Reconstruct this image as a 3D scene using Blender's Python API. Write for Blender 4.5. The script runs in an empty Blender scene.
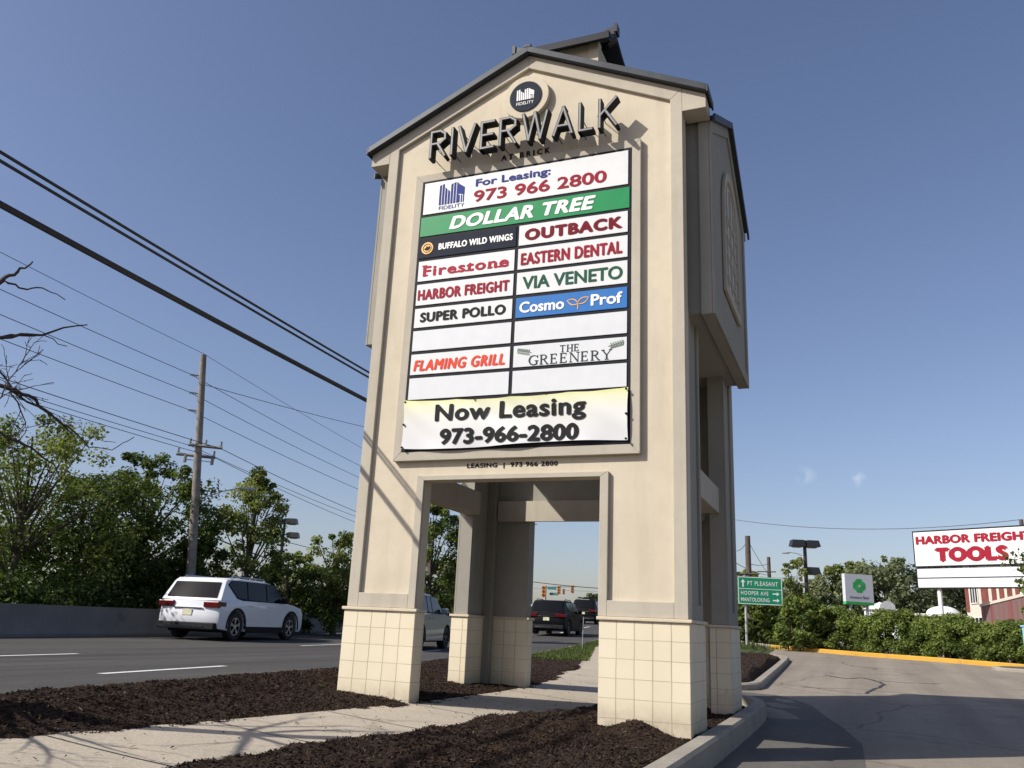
import bpy, bmesh, math, random
import numpy as np
from mathutils import Vector, Matrix, Euler

R = math.radians
C = bpy.context.scene
col = C.collection
rng = np.random.default_rng(11)
random.seed(5)

# ------------------------------------------------------------------ helpers
def S(t):
    t = np.clip(t, 0, 1)
    return t * t * (3 - 2 * t)

def tag(o, label=None, cat=None, group=None, kind=None):
    if label: o['label'] = label
    if cat: o['category'] = cat
    if group: o['group'] = group
    if kind: o['kind'] = kind
    return o

def empty(name, loc, rz=0.0):
    o = bpy.data.objects.new(name, None)
    o.empty_display_size = 0.3
    col.objects.link(o)
    o.location = loc
    o.rotation_euler = (0, 0, rz)
    return o

def copy_tree(o, parent=None):
    c = o.copy()
    col.objects.link(c)
    if parent is not None:
        c.parent = parent
    for ch in list(o.children):
        copy_tree(ch, c)
    return c

class MB:
    """collects shapes for ONE mesh object"""
    def __init__(self, off=(0, 0, 0)):
        self.v = []; self.f = []; self.off = Vector(off)
    def raw(self, vs, fs):
        b = len(self.v)
        self.v += [tuple(p) for p in vs]
        self.f += [tuple(i + b for i in f) for f in fs]
        return self
    def box(self, x0, x1, y0, y1, z0, z1):
        vs = [(x0,y0,z0),(x1,y0,z0),(x1,y1,z0),(x0,y1,z0),(x0,y0,z1),(x1,y0,z1),(x1,y1,z1),(x0,y1,z1)]
        return self.raw(vs, [(0,3,2,1),(4,5,6,7),(0,1,5,4),(1,2,6,5),(2,3,7,6),(3,0,4,7)])
    def prism(self, poly, a0, a1, axis='y'):
        """polygon in the two other axes extruded along axis"""
        n = len(poly)
        def P(p, a):
            if axis == 'y': return (p[0], a, p[1])
            if axis == 'x': return (a, p[0], p[1])
            return (p[0], p[1], a)
        vs = [P(p, a0) for p in poly] + [P(p, a1) for p in poly]
        fs = [tuple(range(n)), tuple(range(2*n-1, n-1, -1))]
        for i in range(n):
            j = (i + 1) % n
            fs.append((i, i + n, j + n, j))
        return self.raw(vs, fs)
    def tube(self, pts, rad, n=8, cap=True):
        pts = [Vector(p) for p in pts]
        if not hasattr(rad, '__len__'): rad = [rad] * len(pts)
        b = len(self.v); up = None
        for i, p in enumerate(pts):
            d = (pts[min(i+1, len(pts)-1)] - pts[max(i-1, 0)])
            d = d.normalized() if d.length > 1e-9 else Vector((0,0,1))
            if up is None:
                up = Vector((1,0,0)) if abs(d.x) < 0.8 else Vector((0,1,0))
            u = (up - d * up.dot(d)).normalized(); w = d.cross(u); up = u
            for k in range(n):
                a = 2*math.pi*k/n
                self.v.append(tuple(p + (u*math.cos(a) + w*math.sin(a))*rad[i]))
        for i in range(len(pts)-1):
            for k in range(n):
                a = b+i*n+k; c = b+i*n+(k+1) % n
                self.f.append((a, c, c+n, a+n))
        if cap:
            self.f.append(tuple(b + k for k in range(n-1, -1, -1)))
            e = b + (len(pts)-1)*n
            self.f.append(tuple(e + k for k in range(n)))
        return self
    def disc(self, c, r, d, n=40, axis='y', r_in=None):
        """solid cylinder (or ring) along axis from c, length d"""
        def P(a, rr, h):
            if axis == 'y': return (c[0]+rr*math.cos(a), c[1]+h, c[2]+rr*math.sin(a))
            if axis == 'x': return (c[0]+h, c[1]+rr*math.cos(a), c[2]+rr*math.sin(a))
            return (c[0]+rr*math.cos(a), c[1]+rr*math.sin(a), c[2]+h)
        A = [2*math.pi*k/n for k in range(n)]
        if r_in is None:
            vs = [P(a, r, 0) for a in A] + [P(a, r, d) for a in A]
            fs = [tuple(range(n)), tuple(range(2*n-1, n-1, -1))] + [(i, i+n, (i+1) % n+n, (i+1) % n) for i in range(n)]
        else:
            vs = [P(a, r, 0) for a in A]+[P(a, r, d) for a in A]+[P(a, r_in, 0) for a in A]+[P(a, r_in, d) for a in A]
            fs = []
            for i in range(n):
                j = (i+1) % n
                fs += [(i, i+n, j+n, j), (2*n+i, 2*n+j, 3*n+j, 3*n+i), (i, j, 2*n+j, 2*n+i), (n+i, 3*n+i, 3*n+j, n+j)]
        return self.raw(vs, fs)
    def build(self, name, mat, parent=None, bevel=0, smooth=False, normals=True):
        me = bpy.data.meshes.new(name)
        o = self.off
        me.from_pydata([(x-o.x, y-o.y, z-o.z) for x, y, z in self.v], [], self.f)
        if normals:
            bm = bmesh.new(); bm.from_mesh(me)
            bmesh.ops.recalc_face_normals(bm, faces=bm.faces)
            bm.to_mesh(me); bm.free()
        if mat is not None: me.materials.append(mat)
        ob = bpy.data.objects.new(name, me)
        col.objects.link(ob)
        if parent is not None: ob.parent = parent
        if bevel:
            m = ob.modifiers.new('bevel', 'BEVEL'); m.width = bevel; m.segments = 2
            m.limit_method = 'ANGLE'; m.angle_limit = R(40); m.harden_normals = False
        if smooth:
            me.polygons.foreach_set('use_smooth', [True]*len(me.polygons))
            try: me.set_sharp_from_angle(angle=R(38))
            except Exception: pass
        return ob

# ------------------------------------------------------------------ materials
def new_mat(name):
    m = bpy.data.materials.new(name); m.use_nodes = True
    nt = m.node_tree; nt.nodes.clear()
    return m, nt
def N(nt, t, **kw):
    n = nt.nodes.new(t)
    for k, v in kw.items():
        if k in n.inputs.keys() if isinstance(k, str) else False:
            n.inputs[k].default_value = v
        else:
            setattr(n, k, v)
    return n
def L(nt, a, b): nt.links.new(a, b)
def out(nt, sh):
    o = nt.nodes.new('ShaderNodeOutputMaterial'); L(nt, sh, o.inputs['Surface']); return o
def ramp(nt, fac, stops):
    r = nt.nodes.new('ShaderNodeValToRGB')
    while len(r.color_ramp.elements) < len(stops): r.color_ramp.elements.new(0.5)
    for e, (p, c) in zip(r.color_ramp.elements, stops):
        e.position = p; e.color = (*c, 1)
    L(nt, fac, r.inputs['Fac']); return r.outputs['Color']
def noise(nt, vec, scale, detail=4, rough=0.55):
    n = nt.nodes.new('ShaderNodeTexNoise')
    n.inputs['Scale'].default_value = scale; n.inputs['Detail'].default_value = detail
    n.inputs['Roughness'].default_value = rough
    if vec is not None: L(nt, vec, n.inputs['Vector'])
    return n.outputs['Fac']
def bump(nt, h, strength, dist=0.01):
    b = nt.nodes.new('ShaderNodeBump'); b.inputs['Strength'].default_value = strength
    b.inputs['Distance'].default_value = dist; L(nt, h, b.inputs['Height']); return b.outputs['Normal']
def mixc(nt, fac, a, b, mode='MIX'):
    m = nt.nodes.new('ShaderNodeMix'); m.data_type = 'RGBA'; m.blend_type = mode
    for s, v in ((m.inputs['Factor'], fac), (m.inputs[6], a), (m.inputs[7], b)):
        if hasattr(v, 'links'): L(nt, v, s)
        elif isinstance(v, (tuple, list)): s.default_value = (*v, 1) if len(v) == 3 else v
        else: s.default_value = v
    return m.outputs[2]
def geo_pos(nt):
    return nt.nodes.new('ShaderNodeNewGeometry').outputs['Position']

def plain(name, c, rough=0.5, metal=0.0, spec=0.5, var=0.12, scale=6.0, bmp=0.0, coat=0.0):
    m, nt = new_mat(name)
    p = nt.nodes.new('ShaderNodeBsdfPrincipled')
    tc = nt.nodes.new('ShaderNodeTexCoord').outputs['Object']
    f = noise(nt, tc, scale)
    c0 = tuple(x*(1-var) for x in c); c1 = tuple(min(1, x*(1+var)) for x in c)
    L(nt, ramp(nt, f, [(0.3, c0), (0.7, c1)]), p.inputs['Base Color'])
    p.inputs['Roughness'].default_value = rough; p.inputs['Metallic'].default_value = metal
    p.inputs['Specular IOR Level'].default_value = spec
    p.inputs['Coat Weight'].default_value = coat; p.inputs['Coat Roughness'].default_value = 0.05
    if bmp:
        L(nt, bump(nt, noise(nt, tc, scale*8, 5), bmp), p.inputs['Normal'])
    out(nt, p.outputs[0]); return m

def stucco(name, c, dirt=0.35):
    m, nt = new_mat(name)
    p = nt.nodes.new('ShaderNodeBsdfPrincipled')
    pos = geo_pos(nt)
    big = noise(nt, pos, 0.9, 5, 0.6)
    mid = noise(nt, pos, 6, 5, 0.65)
    mp = nt.nodes.new('ShaderNodeMapping'); mp.inputs['Scale'].default_value = (5, 5, 0.55); L(nt, pos, mp.inputs['Vector'])
    streak = noise(nt, mp.outputs[0], 1.0, 5, 0.6)
    c1 = mixc(nt, ramp(nt, big, [(0.35, (0,0,0)), (0.75, (1,1,1))]), c, tuple(x*0.86 for x in c))
    c2 = mixc(nt, ramp(nt, streak, [(0.52, (0,0,0)), (0.8, (dirt,)*3)]), c1, tuple(x*y for x, y in zip(c, (0.66, 0.63, 0.6))))
    c3 = mixc(nt, ramp(nt, mid, [(0.45, (0,0,0)), (0.8, (0.5,)*3)]), c2, tuple(x*0.8 for x in c))
    L(nt, c3, p.inputs['Base Color'])
    p.inputs['Roughness'].default_value = 0.9; p.inputs['Specular IOR Level'].default_value = 0.2
    g = noise(nt, pos, 60, 5, 0.75)
    L(nt, bump(nt, g, 0.55, 0.006), p.inputs['Normal'])
    out(nt, p.outputs[0]); return m

def block_mat(name):
    """painted concrete block scored into squares; the joints are part of the surface"""
    m, nt = new_mat(name)
    p = nt.nodes.new('ShaderNodeBsdfPrincipled')
    g = nt.nodes.new('ShaderNodeNewGeometry')
    sp = nt.nodes.new('ShaderNodeSeparateXYZ'); L(nt, g.outputs['Position'], sp.inputs[0])
    sn = nt.nodes.new('ShaderNodeSeparateXYZ'); L(nt, g.outputs['True Normal'], sn.inputs[0])
    def M(op, a, b=None):
        n = nt.nodes.new('ShaderNodeMath'); n.operation = op
        for i, v in enumerate((a, b)):
            if v is None: continue
            if hasattr(v, 'links'): L(nt, v, n.inputs[i])
            else: n.inputs[i].default_value = v
        return n.outputs[0]
    ay = M('GREATER_THAN', M('ABSOLUTE', sn.outputs[1]), 0.5)
    u = M('ADD', M('MULTIPLY', sp.outputs[0], ay), M('MULTIPLY', sp.outputs[1], M('SUBTRACT', 1.0, ay)))
    # small waviness of the joints
    w1 = M('MULTIPLY', M('SUBTRACT', noise(nt, g.outputs['Position'], 3.0, 3), 0.5), 0.018)
    uu = M('ADD', u, w1); zz = M('ADD', sp.outputs[2], M('MULTIPLY', w1, 0.6))
    def joint(x, pitch, off, half):
        t = M('FRACT', M('DIVIDE', M('ADD', x, off), pitch))
        d = M('MULTIPLY', M('MINIMUM', t, M('SUBTRACT', 1.0, t)), pitch)   # distance to joint
        return M('SUBTRACT', 1.0, M('SMOOTH_MIN', 1.0, M('DIVIDE', d, half), 0.2)) if False else M('LESS_THAN', d, half)
    rgt = M('GREATER_THAN', sp.outputs[0], 2.1)
    uu = M('SUBTRACT', M('ADD', uu, 0.02), M('MULTIPLY', M('MULTIPLY', rgt, ay), 3.25))
    jv = M('MULTIPLY', joint(uu, 0.198, 9.9, 0.0055), M('ADD', 0.25, M('MULTIPLY', ay, 0.75)))
    jh = joint(zz, 0.2, 10.0 - 0.055, 0.0035)
    rnd = noise(nt, g.outputs['Position'], 1.6, 2)
    jhf = M('MULTIPLY', jh, M('ADD', 0.35, M('MULTIPLY', rnd, 0.7)))
    jvf = M('MULTIPLY', jv, M('ADD', 0.35, rnd))
    j = M('MINIMUM', M('MAXIMUM', jhf, jvf), 1.0)
    base = (0.70, 0.62, 0.46)
    big = noise(nt, g.outputs['Position'], 2.2, 5, 0.6)
    c1 = mixc(nt, ramp(nt, big, [(0.4, (0,0,0)), (0.75, (1,1,1))]), base, tuple(x*0.93 for x in base))
    # per-block tint
    wn = nt.nodes.new('ShaderNodeTexWhiteNoise'); wn.noise_dimensions = '2D'
    cb = nt.nodes.new('ShaderNodeCombineXYZ')
    L(nt, M('FLOOR', M('DIVIDE', M('ADD', uu, 9.9), 0.198)), cb.inputs[0])
    L(nt, M('FLOOR', M('DIVIDE', M('ADD', zz, 10.0 - 0.055), 0.2)), cb.inputs[1])
    L(nt, cb.outputs[0], wn.inputs['Vector'])
    c1 = mixc(nt, M('MULTIPLY', wn.outputs[0], 0.4), c1, tuple(x*y for x, y in zip(base, (0.86, 0.85, 0.8))))
    # splash dirt near the soil, chips
    low = M('SUBTRACT', 1.0, M('MINIMUM', M('MAXIMUM', M('DIVIDE', M('SUBTRACT', sp.outputs[2], 0.02), 0.24), 0.0), 1.0))
    sd = M('MULTIPLY', low, M('MULTIPLY', noise(nt, g.outputs['Position'], 9, 5), 0.8))
    c2 = mixc(nt, sd, c1, (0.20, 0.155, 0.11))
    chip = ramp(nt, noise(nt, g.outputs['Position'], 4.5, 6, 0.7), [(0.655, (0,0,0)), (0.675, (1,1,1))])
    c2 = mixc(nt, M('MULTIPLY', chip, 0.5), c2, (0.42, 0.36, 0.27))
    c3 = mixc(nt, M('MULTIPLY', j, 0.62), c2, (0.17, 0.135, 0.09))
    L(nt, c3, p.inputs['Base Color'])
    p.inputs['Roughness'].default_value = 0.75; p.inputs['Specular IOR Level'].default_value = 0.3
    h = M('SUBTRACT', M('MULTIPLY', noise(nt, g.outputs['Position'], 70, 5, 0.7), 0.25), M('MULTIPLY', j, 1.0))
    L(nt, bump(nt, h, 0.5, 0.006), p.inputs['Normal'])
    out(nt, p.outputs[0]); return m

def ground_mat(name, c0, c1, scale, fine=60, bmp=0.4, rough=0.95, spots=None, crack=0.0, dist=0.01, streak=0.0):
    m, nt = new_mat(name)
    p = nt.nodes.new('ShaderNodeBsdfPrincipled')
    pos = geo_pos(nt)
    a = noise(nt, pos, scale, 6, 0.6)
    c = ramp(nt, a, [(0.3, c0), (0.7, c1)])
    if streak:
        mp = nt.nodes.new('ShaderNodeMapping'); mp.inputs['Rotation'].default_value = (0, 0, -0.17); mp.inputs['Scale'].default_value = (1.3, 0.045, 1); L(nt, pos, mp.inputs['Vector'])
        c = mixc(nt, ramp(nt, noise(nt, mp.outputs[0], 1.0, 4, 0.6), [(0.38, (streak,)*3), (0.62, (0,0,0))]), c, tuple(x*0.55 for x in c0))
        c = mixc(nt, ramp(nt, noise(nt, pos, 5.0, 6, 0.75), [(0.5, (0,0,0)), (0.72, (streak,)*3)]), c, tuple(x*0.6 for x in c0))
    f = noise(nt, pos, fine, 4, 0.75)
    c = mixc(nt, ramp(nt, f, [(0.35, (0.45,)*3), (0.6, (0,0,0))]), c, tuple(x*0.55 for x in c0))
    c = mixc(nt, ramp(nt, f, [(0.58, (0,0,0)), (0.75, (0.4,)*3)]), c, tuple(min(1, x*1.6) for x in c1))
    if spots:
        s = noise(nt, pos, spots[0], 4, 0.7)
        c = mixc(nt, ramp(nt, s, [(spots[1], (0,0,0)), (spots[1]+0.1, (spots[3],)*3)]), c, spots[2])
    if crack:
        vo = nt.nodes.new('ShaderNodeTexVoronoi'); vo.feature = 'DISTANCE_TO_EDGE'; vo.inputs['Scale'].default_value = crack
        wv = nt.nodes.new('ShaderNodeVectorMath'); wv.operation = 'ADD'
        nv = nt.nodes.new('ShaderNodeTexNoise'); nv.inputs['Scale'].default_value = 0.8; nv.inputs['Detail'].default_value = 6
        L(nt, pos, nv.inputs['Vector']); L(nt, pos, wv.inputs[0]); L(nt, nv.outputs['Color'], wv.inputs[1])
        L(nt, wv.outputs[0], vo.inputs['Vector'])
        k = ramp(nt, vo.outputs['Distance'], [(0.0, (0.75,)*3), (0.006, (0.0,)*3)])
        c = mixc(nt, k, c, tuple(x*0.35 for x in c0))
    L(nt, c, p.inputs['Base Color'])
    p.inputs['Roughness'].default_value = rough; p.inputs['Specular IOR Level'].default_value = 0.25
    L(nt, bump(nt, f, bmp, dist), p.inputs['Normal'])
    out(nt, p.outputs[0]); return m

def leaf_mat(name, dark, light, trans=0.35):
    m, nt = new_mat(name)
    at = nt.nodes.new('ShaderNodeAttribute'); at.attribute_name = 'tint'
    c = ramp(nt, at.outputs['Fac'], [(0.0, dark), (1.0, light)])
    d = nt.nodes.new('ShaderNodeBsdfPrincipled'); L(nt, c, d.inputs['Base Color'])
    d.inputs['Roughness'].default_value = 0.65; d.inputs['Specular IOR Level'].default_value = 0.18
    t = nt.nodes.new('ShaderNodeBsdfTranslucent')
    L(nt, mixc(nt, 1.0, c, (1.0, 1.15, 0.45), 'MULTIPLY'), t.inputs['Color'])
    mx = nt.nodes.new('ShaderNodeMixShader'); mx.inputs[0].default_value = trans
    L(nt, d.outputs[0], mx.inputs[1]); L(nt, t.outputs[0], mx.inputs[2])
    out(nt, mx.outputs[0]); return m

def slat_mat(name, ca, cb, pitch):
    m, nt = new_mat(name)
    p = nt.nodes.new('ShaderNodeBsdfPrincipled')
    tc = nt.nodes.new('ShaderNodeTexCoord').outputs['Object']
    sp = nt.nodes.new('ShaderNodeSeparateXYZ'); L(nt, tc, sp.inputs[0])
    d = nt.nodes.new('ShaderNodeMath'); d.operation = 'DIVIDE'; L(nt, sp.outputs[0], d.inputs[0]); d.inputs[1].default_value = pitch
    fl = nt.nodes.new('ShaderNodeMath'); fl.operation = 'FLOOR'; L(nt, d.outputs[0], fl.inputs[0])
    wn = nt.nodes.new('ShaderNodeTexWhiteNoise'); wn.noise_dimensions = '1D'; L(nt, fl.outputs[0], wn.inputs['W'])
    L(nt, mixc(nt, wn.outputs[0], ca, cb), p.inputs['Base Color'])
    p.inputs['Roughness'].default_value = 0.8
    out(nt, p.outputs[0]); return m

def banner_mat():
    m, nt = new_mat('banner_vinyl')
    p = nt.nodes.new('ShaderNodeBsdfPrincipled')
    sp = nt.nodes.new('ShaderNodeSeparateXYZ'); L(nt, geo_pos(nt), sp.inputs[0])
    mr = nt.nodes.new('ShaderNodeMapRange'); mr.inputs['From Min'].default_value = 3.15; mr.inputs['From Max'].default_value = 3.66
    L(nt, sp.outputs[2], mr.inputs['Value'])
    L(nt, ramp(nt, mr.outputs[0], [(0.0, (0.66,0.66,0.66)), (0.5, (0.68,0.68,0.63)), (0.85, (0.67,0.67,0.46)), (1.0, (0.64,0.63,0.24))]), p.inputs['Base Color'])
    p.inputs['Roughness'].default_value = 0.35
    out(nt, p.outputs[0]); return m

M = {}
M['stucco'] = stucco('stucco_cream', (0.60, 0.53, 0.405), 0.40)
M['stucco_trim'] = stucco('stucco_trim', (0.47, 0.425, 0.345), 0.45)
M['stucco_grey'] = stucco('stucco_side_shaded', (0.31, 0.295, 0.255), 0.4)  # taupe side stucco, darkened further to deepen shade on sides and interior
M['block'] = block_mat('painted_block')
M['cap'] = stucco('cap_paint', (0.62, 0.54, 0.40), 0.5)
M['metal_roof'] = plain('dark_metal_roof', (0.048, 0.053, 0.061), 0.5, 0.2, spec=0.25, var=0.15)
M['roof_dark'] = plain('dark_cupola_metal', (0.022, 0.025, 0.031), 0.6, spec=0.2, var=0.15)
M['letter_face'] = plain('letter_face', (0.25, 0.25, 0.245), 0.5, spec=0.25)
M['letter_side'] = plain('letter_side', (0.018, 0.018, 0.02), 0.65, spec=0.12)
M['black'] = plain('black_paint', (0.018, 0.019, 0.024), 0.65, spec=0.12)
M['navy_black'] = plain('navy_black_panel', (0.012, 0.017, 0.03), 0.65, spec=0.12)
M['white'] = plain('white_acrylic', (0.66, 0.67, 0.665), 0.35, spec=0.3, var=0.03)
M['white_b'] = plain('white_acrylic_plain', (0.63, 0.645, 0.655), 0.35, spec=0.3, var=0.03)
M['white_p'] = plain('white_paint', (0.78, 0.78, 0.76), 0.5, var=0.06)
M['green_sign'] = plain('green_acrylic', (0.012, 0.23, 0.075), 0.4, spec=0.2, var=0.04)
M['blue_sign'] = plain('blue_acrylic', (0.03, 0.155, 0.44), 0.4, spec=0.2, var=0.04)
M['navy'] = plain('navy_vinyl', (0.03, 0.045, 0.20), 0.65, spec=0.12)
M['red'] = plain('red_vinyl', (0.37, 0.022, 0.045), 0.65, spec=0.12)
M['redbright'] = plain('orange_red_vinyl', (0.75, 0.07, 0.035), 0.65, spec=0.12)
M['maroon'] = plain('maroon_vinyl', (0.16, 0.006, 0.016), 0.65, spec=0.12)
M['crimson'] = plain('crimson_vinyl', (0.29, 0.014, 0.03), 0.65, spec=0.12)
M['dkgreen'] = plain('dark_green_vinyl', (0.02, 0.09, 0.055), 0.65, spec=0.12)
M['ink'] = plain('black_vinyl', (0.016, 0.016, 0.016), 0.65, spec=0.12)
M['ink_grey'] = plain('grey_vinyl', (0.05, 0.055, 0.055), 0.65, spec=0.12)
M['gold'] = plain('gold_vinyl', (0.72, 0.36, 0.05), 0.4)
M['olive'] = plain('olive_vinyl', (0.16, 0.20, 0.15), 0.4)
M['banner'] = banner_mat()
M['asphalt'] = ground_mat('road_asphalt', (0.074, 0.070, 0.064), (0.096, 0.090, 0.082), 0.35, 55, 0.7, crack=0.0, streak=0.6, spots=(0.5, 0.6, (0.05,0.049,0.048), 0.5))
M['lot'] = ground_mat('old_lot_asphalt', (0.265, 0.228, 0.18), (0.345, 0.295, 0.235), 0.45, 45, 0.8, crack=0.16, streak=0.45, spots=(0.7, 0.58, (0.17,0.152,0.13), 0.6))
M['patch'] = ground_mat('lot_patch_asphalt', (0.125, 0.117, 0.104), (0.165, 0.152, 0.132), 0.8, 50, 0.8, streak=0.45)
M['seal'] = plain('crack_sealant', (0.03, 0.03, 0.03), 0.6)
M['concrete'] = ground_mat('walk_concrete', (0.40, 0.345, 0.27), (0.48, 0.415, 0.32), 1.2, 40, 0.35, spots=(2.5, 0.62, (0.2,0.17,0.135), 0.6))
M['kerb'] = ground_mat('kerb_concrete', (0.27, 0.245, 0.205), (0.35, 0.315, 0.26), 2.0, 50, 0.4, spots=(3, 0.6, (0.16,0.14,0.115), 0.6))
M['kerb_yellow'] = ground_mat('kerb_yellow_paint', (0.50, 0.28, 0.045), (0.60, 0.34, 0.055), 1.5, 40, 0.3, spots=(2.2, 0.58, (0.30,0.20,0.09), 0.8))
M['barrier'] = ground_mat('barrier_concrete', (0.15, 0.145, 0.135), (0.215, 0.205, 0.19), 0.9, 30, 0.3, spots=(0.8, 0.6, (0.09,0.088,0.08), 0.7))
M['line'] = ground_mat('road_paint', (0.62, 0.62, 0.60), (0.74, 0.74, 0.72), 3, 60, 0.3, spots=(9, 0.62, (0.25,0.25,0.24), 0.7))
M['mulch'] = ground_mat('bark_mulch', (0.024, 0.0145, 0.009), (0.066, 0.038, 0.023), 3.0, 45, 1.0, dist=0.03)
def mulch_mat():
    m, nt = new_mat('bark_mulch')
    p = nt.nodes.new('ShaderNodeBsdfPrincipled'); pos = geo_pos(nt)
    at_ = nt.nodes.new('ShaderNodeAttribute'); at_.attribute_name = 'tint'
    c = ramp(nt, at_.outputs['Fac'], [(0.0, (0.020, 0.0125, 0.008)), (0.45, (0.056, 0.034, 0.023)), (0.85, (0.105, 0.067, 0.044)), (1.0, (0.20, 0.145, 0.10))])
    big = noise(nt, pos, 1.4, 5, 0.65)
    c = mixc(nt, ramp(nt, big, [(0.45, (0, 0, 0)), (0.75, (0.55,)*3)]), c, (0.075, 0.052, 0.038))
    f = noise(nt, pos, 55, 4, 0.75)
    c = mixc(nt, ramp(nt, f, [(0.35, (0.6,)*3), (0.6, (0, 0, 0))]), c, (0.009, 0.006, 0.004))
    L(nt, c, p.inputs['Base Color']); p.inputs['Roughness'].default_value = 0.95; p.inputs['Specular IOR Level'].default_value = 0.15
    L(nt, bump(nt, f, 1.0, 0.03), p.inputs['Normal']); out(nt, p.outputs[0]); return m
M['mulch'] = mulch_mat()
M['soil'] = ground_mat('grass_ground', (0.035, 0.05, 0.016), (0.075, 0.09, 0.03), 0.8, 20, 0.8)
M['grass'] = leaf_mat('grass_blades', (0.045, 0.065, 0.016), (0.12, 0.15, 0.045), 0.3)
M['leaf_dark'] = leaf_mat('leaf_dark', (0.034, 0.056, 0.013), (0.14, 0.18, 0.042))
M['leaf_mid'] = leaf_mat('leaf_mid', (0.050, 0.080, 0.018), (0.20, 0.24, 0.06))
M['leaf_light'] = leaf_mat('leaf_light', (0.075, 0.105, 0.026), (0.27, 0.29, 0.09))
M['leaf_hedge'] = leaf_mat('leaf_hedge', (0.050, 0.078, 0.018), (0.20, 0.25, 0.06))
M['leaf_far_haze'] = leaf_mat('leaf_far_haze', (0.095, 0.115, 0.062), (0.24, 0.26, 0.14))  # paled and greyed: distance haze is mixed into the leaf colour
M['bark'] = plain('bark', (0.085, 0.068, 0.052), 0.9, var=0.35, scale=9, bmp=0.5)
M['deadwood'] = plain('dead_bark', (0.045, 0.036, 0.030), 0.9, var=0.35, scale=12, bmp=0.4)
M['pole_wood'] = plain('weathered_pole', (0.21, 0.185, 0.155), 0.9, var=0.3, scale=4, bmp=0.3)
M['pole_dark'] = plain('creosote_pole', (0.08, 0.062, 0.05), 0.9, var=0.3, scale=4)
M['wire'] = plain('wire_rubber', (0.02, 0.02, 0.022), 0.5)
M['wire_grey'] = plain('wire_aluminium', (0.11, 0.125, 0.15), 0.6, 0.0)
M['galv'] = plain('galvanised_steel', (0.42, 0.43, 0.44), 0.45, 0.5)
M['bronze'] = plain('dark_bronze_metal', (0.03, 0.03, 0.033), 0.4, 0.3)
M['lens'] = plain('lamp_lens', (0.16, 0.165, 0.165), 0.3, spec=0.3)
M['hwy_green'] = plain('highway_green', (0.006, 0.24, 0.115), 0.35, var=0.05)
M['insul'] = plain('insulator_porcelain', (0.22, 0.21, 0.2), 0.3)
M['bank_grey'] = plain('bank_panel', (0.52, 0.54, 0.58), 0.4, var=0.04)
M['clover'] = plain('clover_green', (0.03, 0.36, 0.08), 0.4, var=0.2)
M['brick'] = plain('red_brick', (0.19, 0.055, 0.042), 0.85, var=0.25, scale=5)
M['fence_slat'] = slat_mat('fence_slats', (0.20, 0.055, 0.05), (0.17, 0.12, 0.11), 0.35)
M['cream_wall'] = plain('cream_render', (0.62, 0.56, 0.47), 0.8)
M['roof_grey'] = plain('grey_roof', (0.25, 0.24, 0.23), 0.8)
M['blue_cab'] = plain('blue_cabinet', (0.20, 0.42, 0.55), 0.4)
M['tyre'] = plain('tyre_rubber', (0.016, 0.016, 0.016), 0.8)
M['rim'] = plain('alloy', (0.48, 0.48, 0.50), 0.3, 0.8)
M['rim_dark'] = plain('alloy_dark', (0.12, 0.12, 0.13), 0.35, 0.7)
M['glass'] = plain('tinted_glass', (0.006, 0.007, 0.008), 0.1, spec=0.2, var=0.02)
M['car_white'] = plain('car_paint_white', (0.68, 0.69, 0.71), 0.28, var=0.02, coat=0.6)
M['car_silver'] = plain('car_paint_silver', (0.30, 0.33, 0.38), 0.3, 0.5, var=0.02, coat=0.6)
M['car_black'] = plain('car_paint_black', (0.006, 0.0065, 0.008), 0.5, spec=0.08, var=0.02, coat=0.04)
M['car_grey'] = plain('car_paint_pale', (0.45, 0.45, 0.46), 0.28, var=0.02, coat=0.6)
M['cladding'] = plain('plastic_cladding', (0.012, 0.012, 0.013), 0.7, spec=0.2)
M['tail_red'] = plain('tail_lamp_red', (0.085, 0.004, 0.006), 0.2, spec=0.4)
M['head_lens'] = plain('head_lamp_lens', (0.5, 0.52, 0.55), 0.08, spec=0.6)
M['plate'] = plain('licence_plate', (0.62, 0.60, 0.42), 0.4)
M['chrome'] = plain('chrome_trim', (0.6, 0.6, 0.62), 0.15, 1.0)
M['sig_yellow'] = plain('signal_housing', (0.62, 0.22, 0.02), 0.5)
M['sig_black'] = plain('signal_face', (0.02, 0.02, 0.02), 0.5)
M['street_blue'] = plain('street_name_blade', (0.01, 0.13, 0.14), 0.4)

# ------------------------------------------------------------------ camera
CAM = Vector((5.9004, -9.2676, 0.9272))
YAW, PIT, ROL, F = 0.39226, 0.28015, 0.046576, 845.1
fwd = Vector((-math.sin(YAW)*math.cos(PIT), math.cos(YAW)*math.cos(PIT), math.sin(PIT)))
rt = Vector((math.cos(YAW), math.sin(YAW), 0)); up = rt.cross(fwd)
r2 = rt*math.cos(ROL) + up*math.sin(ROL); u2 = up*math.cos(ROL) - rt*math.sin(ROL)
cd = bpy.data.cameras.new('camera'); cam = bpy.data.objects.new('camera', cd); col.objects.link(cam)
mw = Matrix((( r2.x, u2.x, -fwd.x, CAM.x), (r2.y, u2.y, -fwd.y, CAM.y), (r2.z, u2.z, -fwd.z, CAM.z), (0,0,0,1)))
cam.matrix_world = mw
cd.sensor_width = 36; cd.lens = F/1024*36; cd.clip_start = 0.05; cd.clip_end = 3000
C.camera = cam

def ray(px, py): return fwd + r2*((px-512)/F) - u2*((py-384)/F)
def at(px, py, D):
    """the point at horizontal distance D from the viewpoint in that direction"""
    d = ray(px, py); return CAM + d*(D/math.hypot(d.x, d.y))

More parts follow.
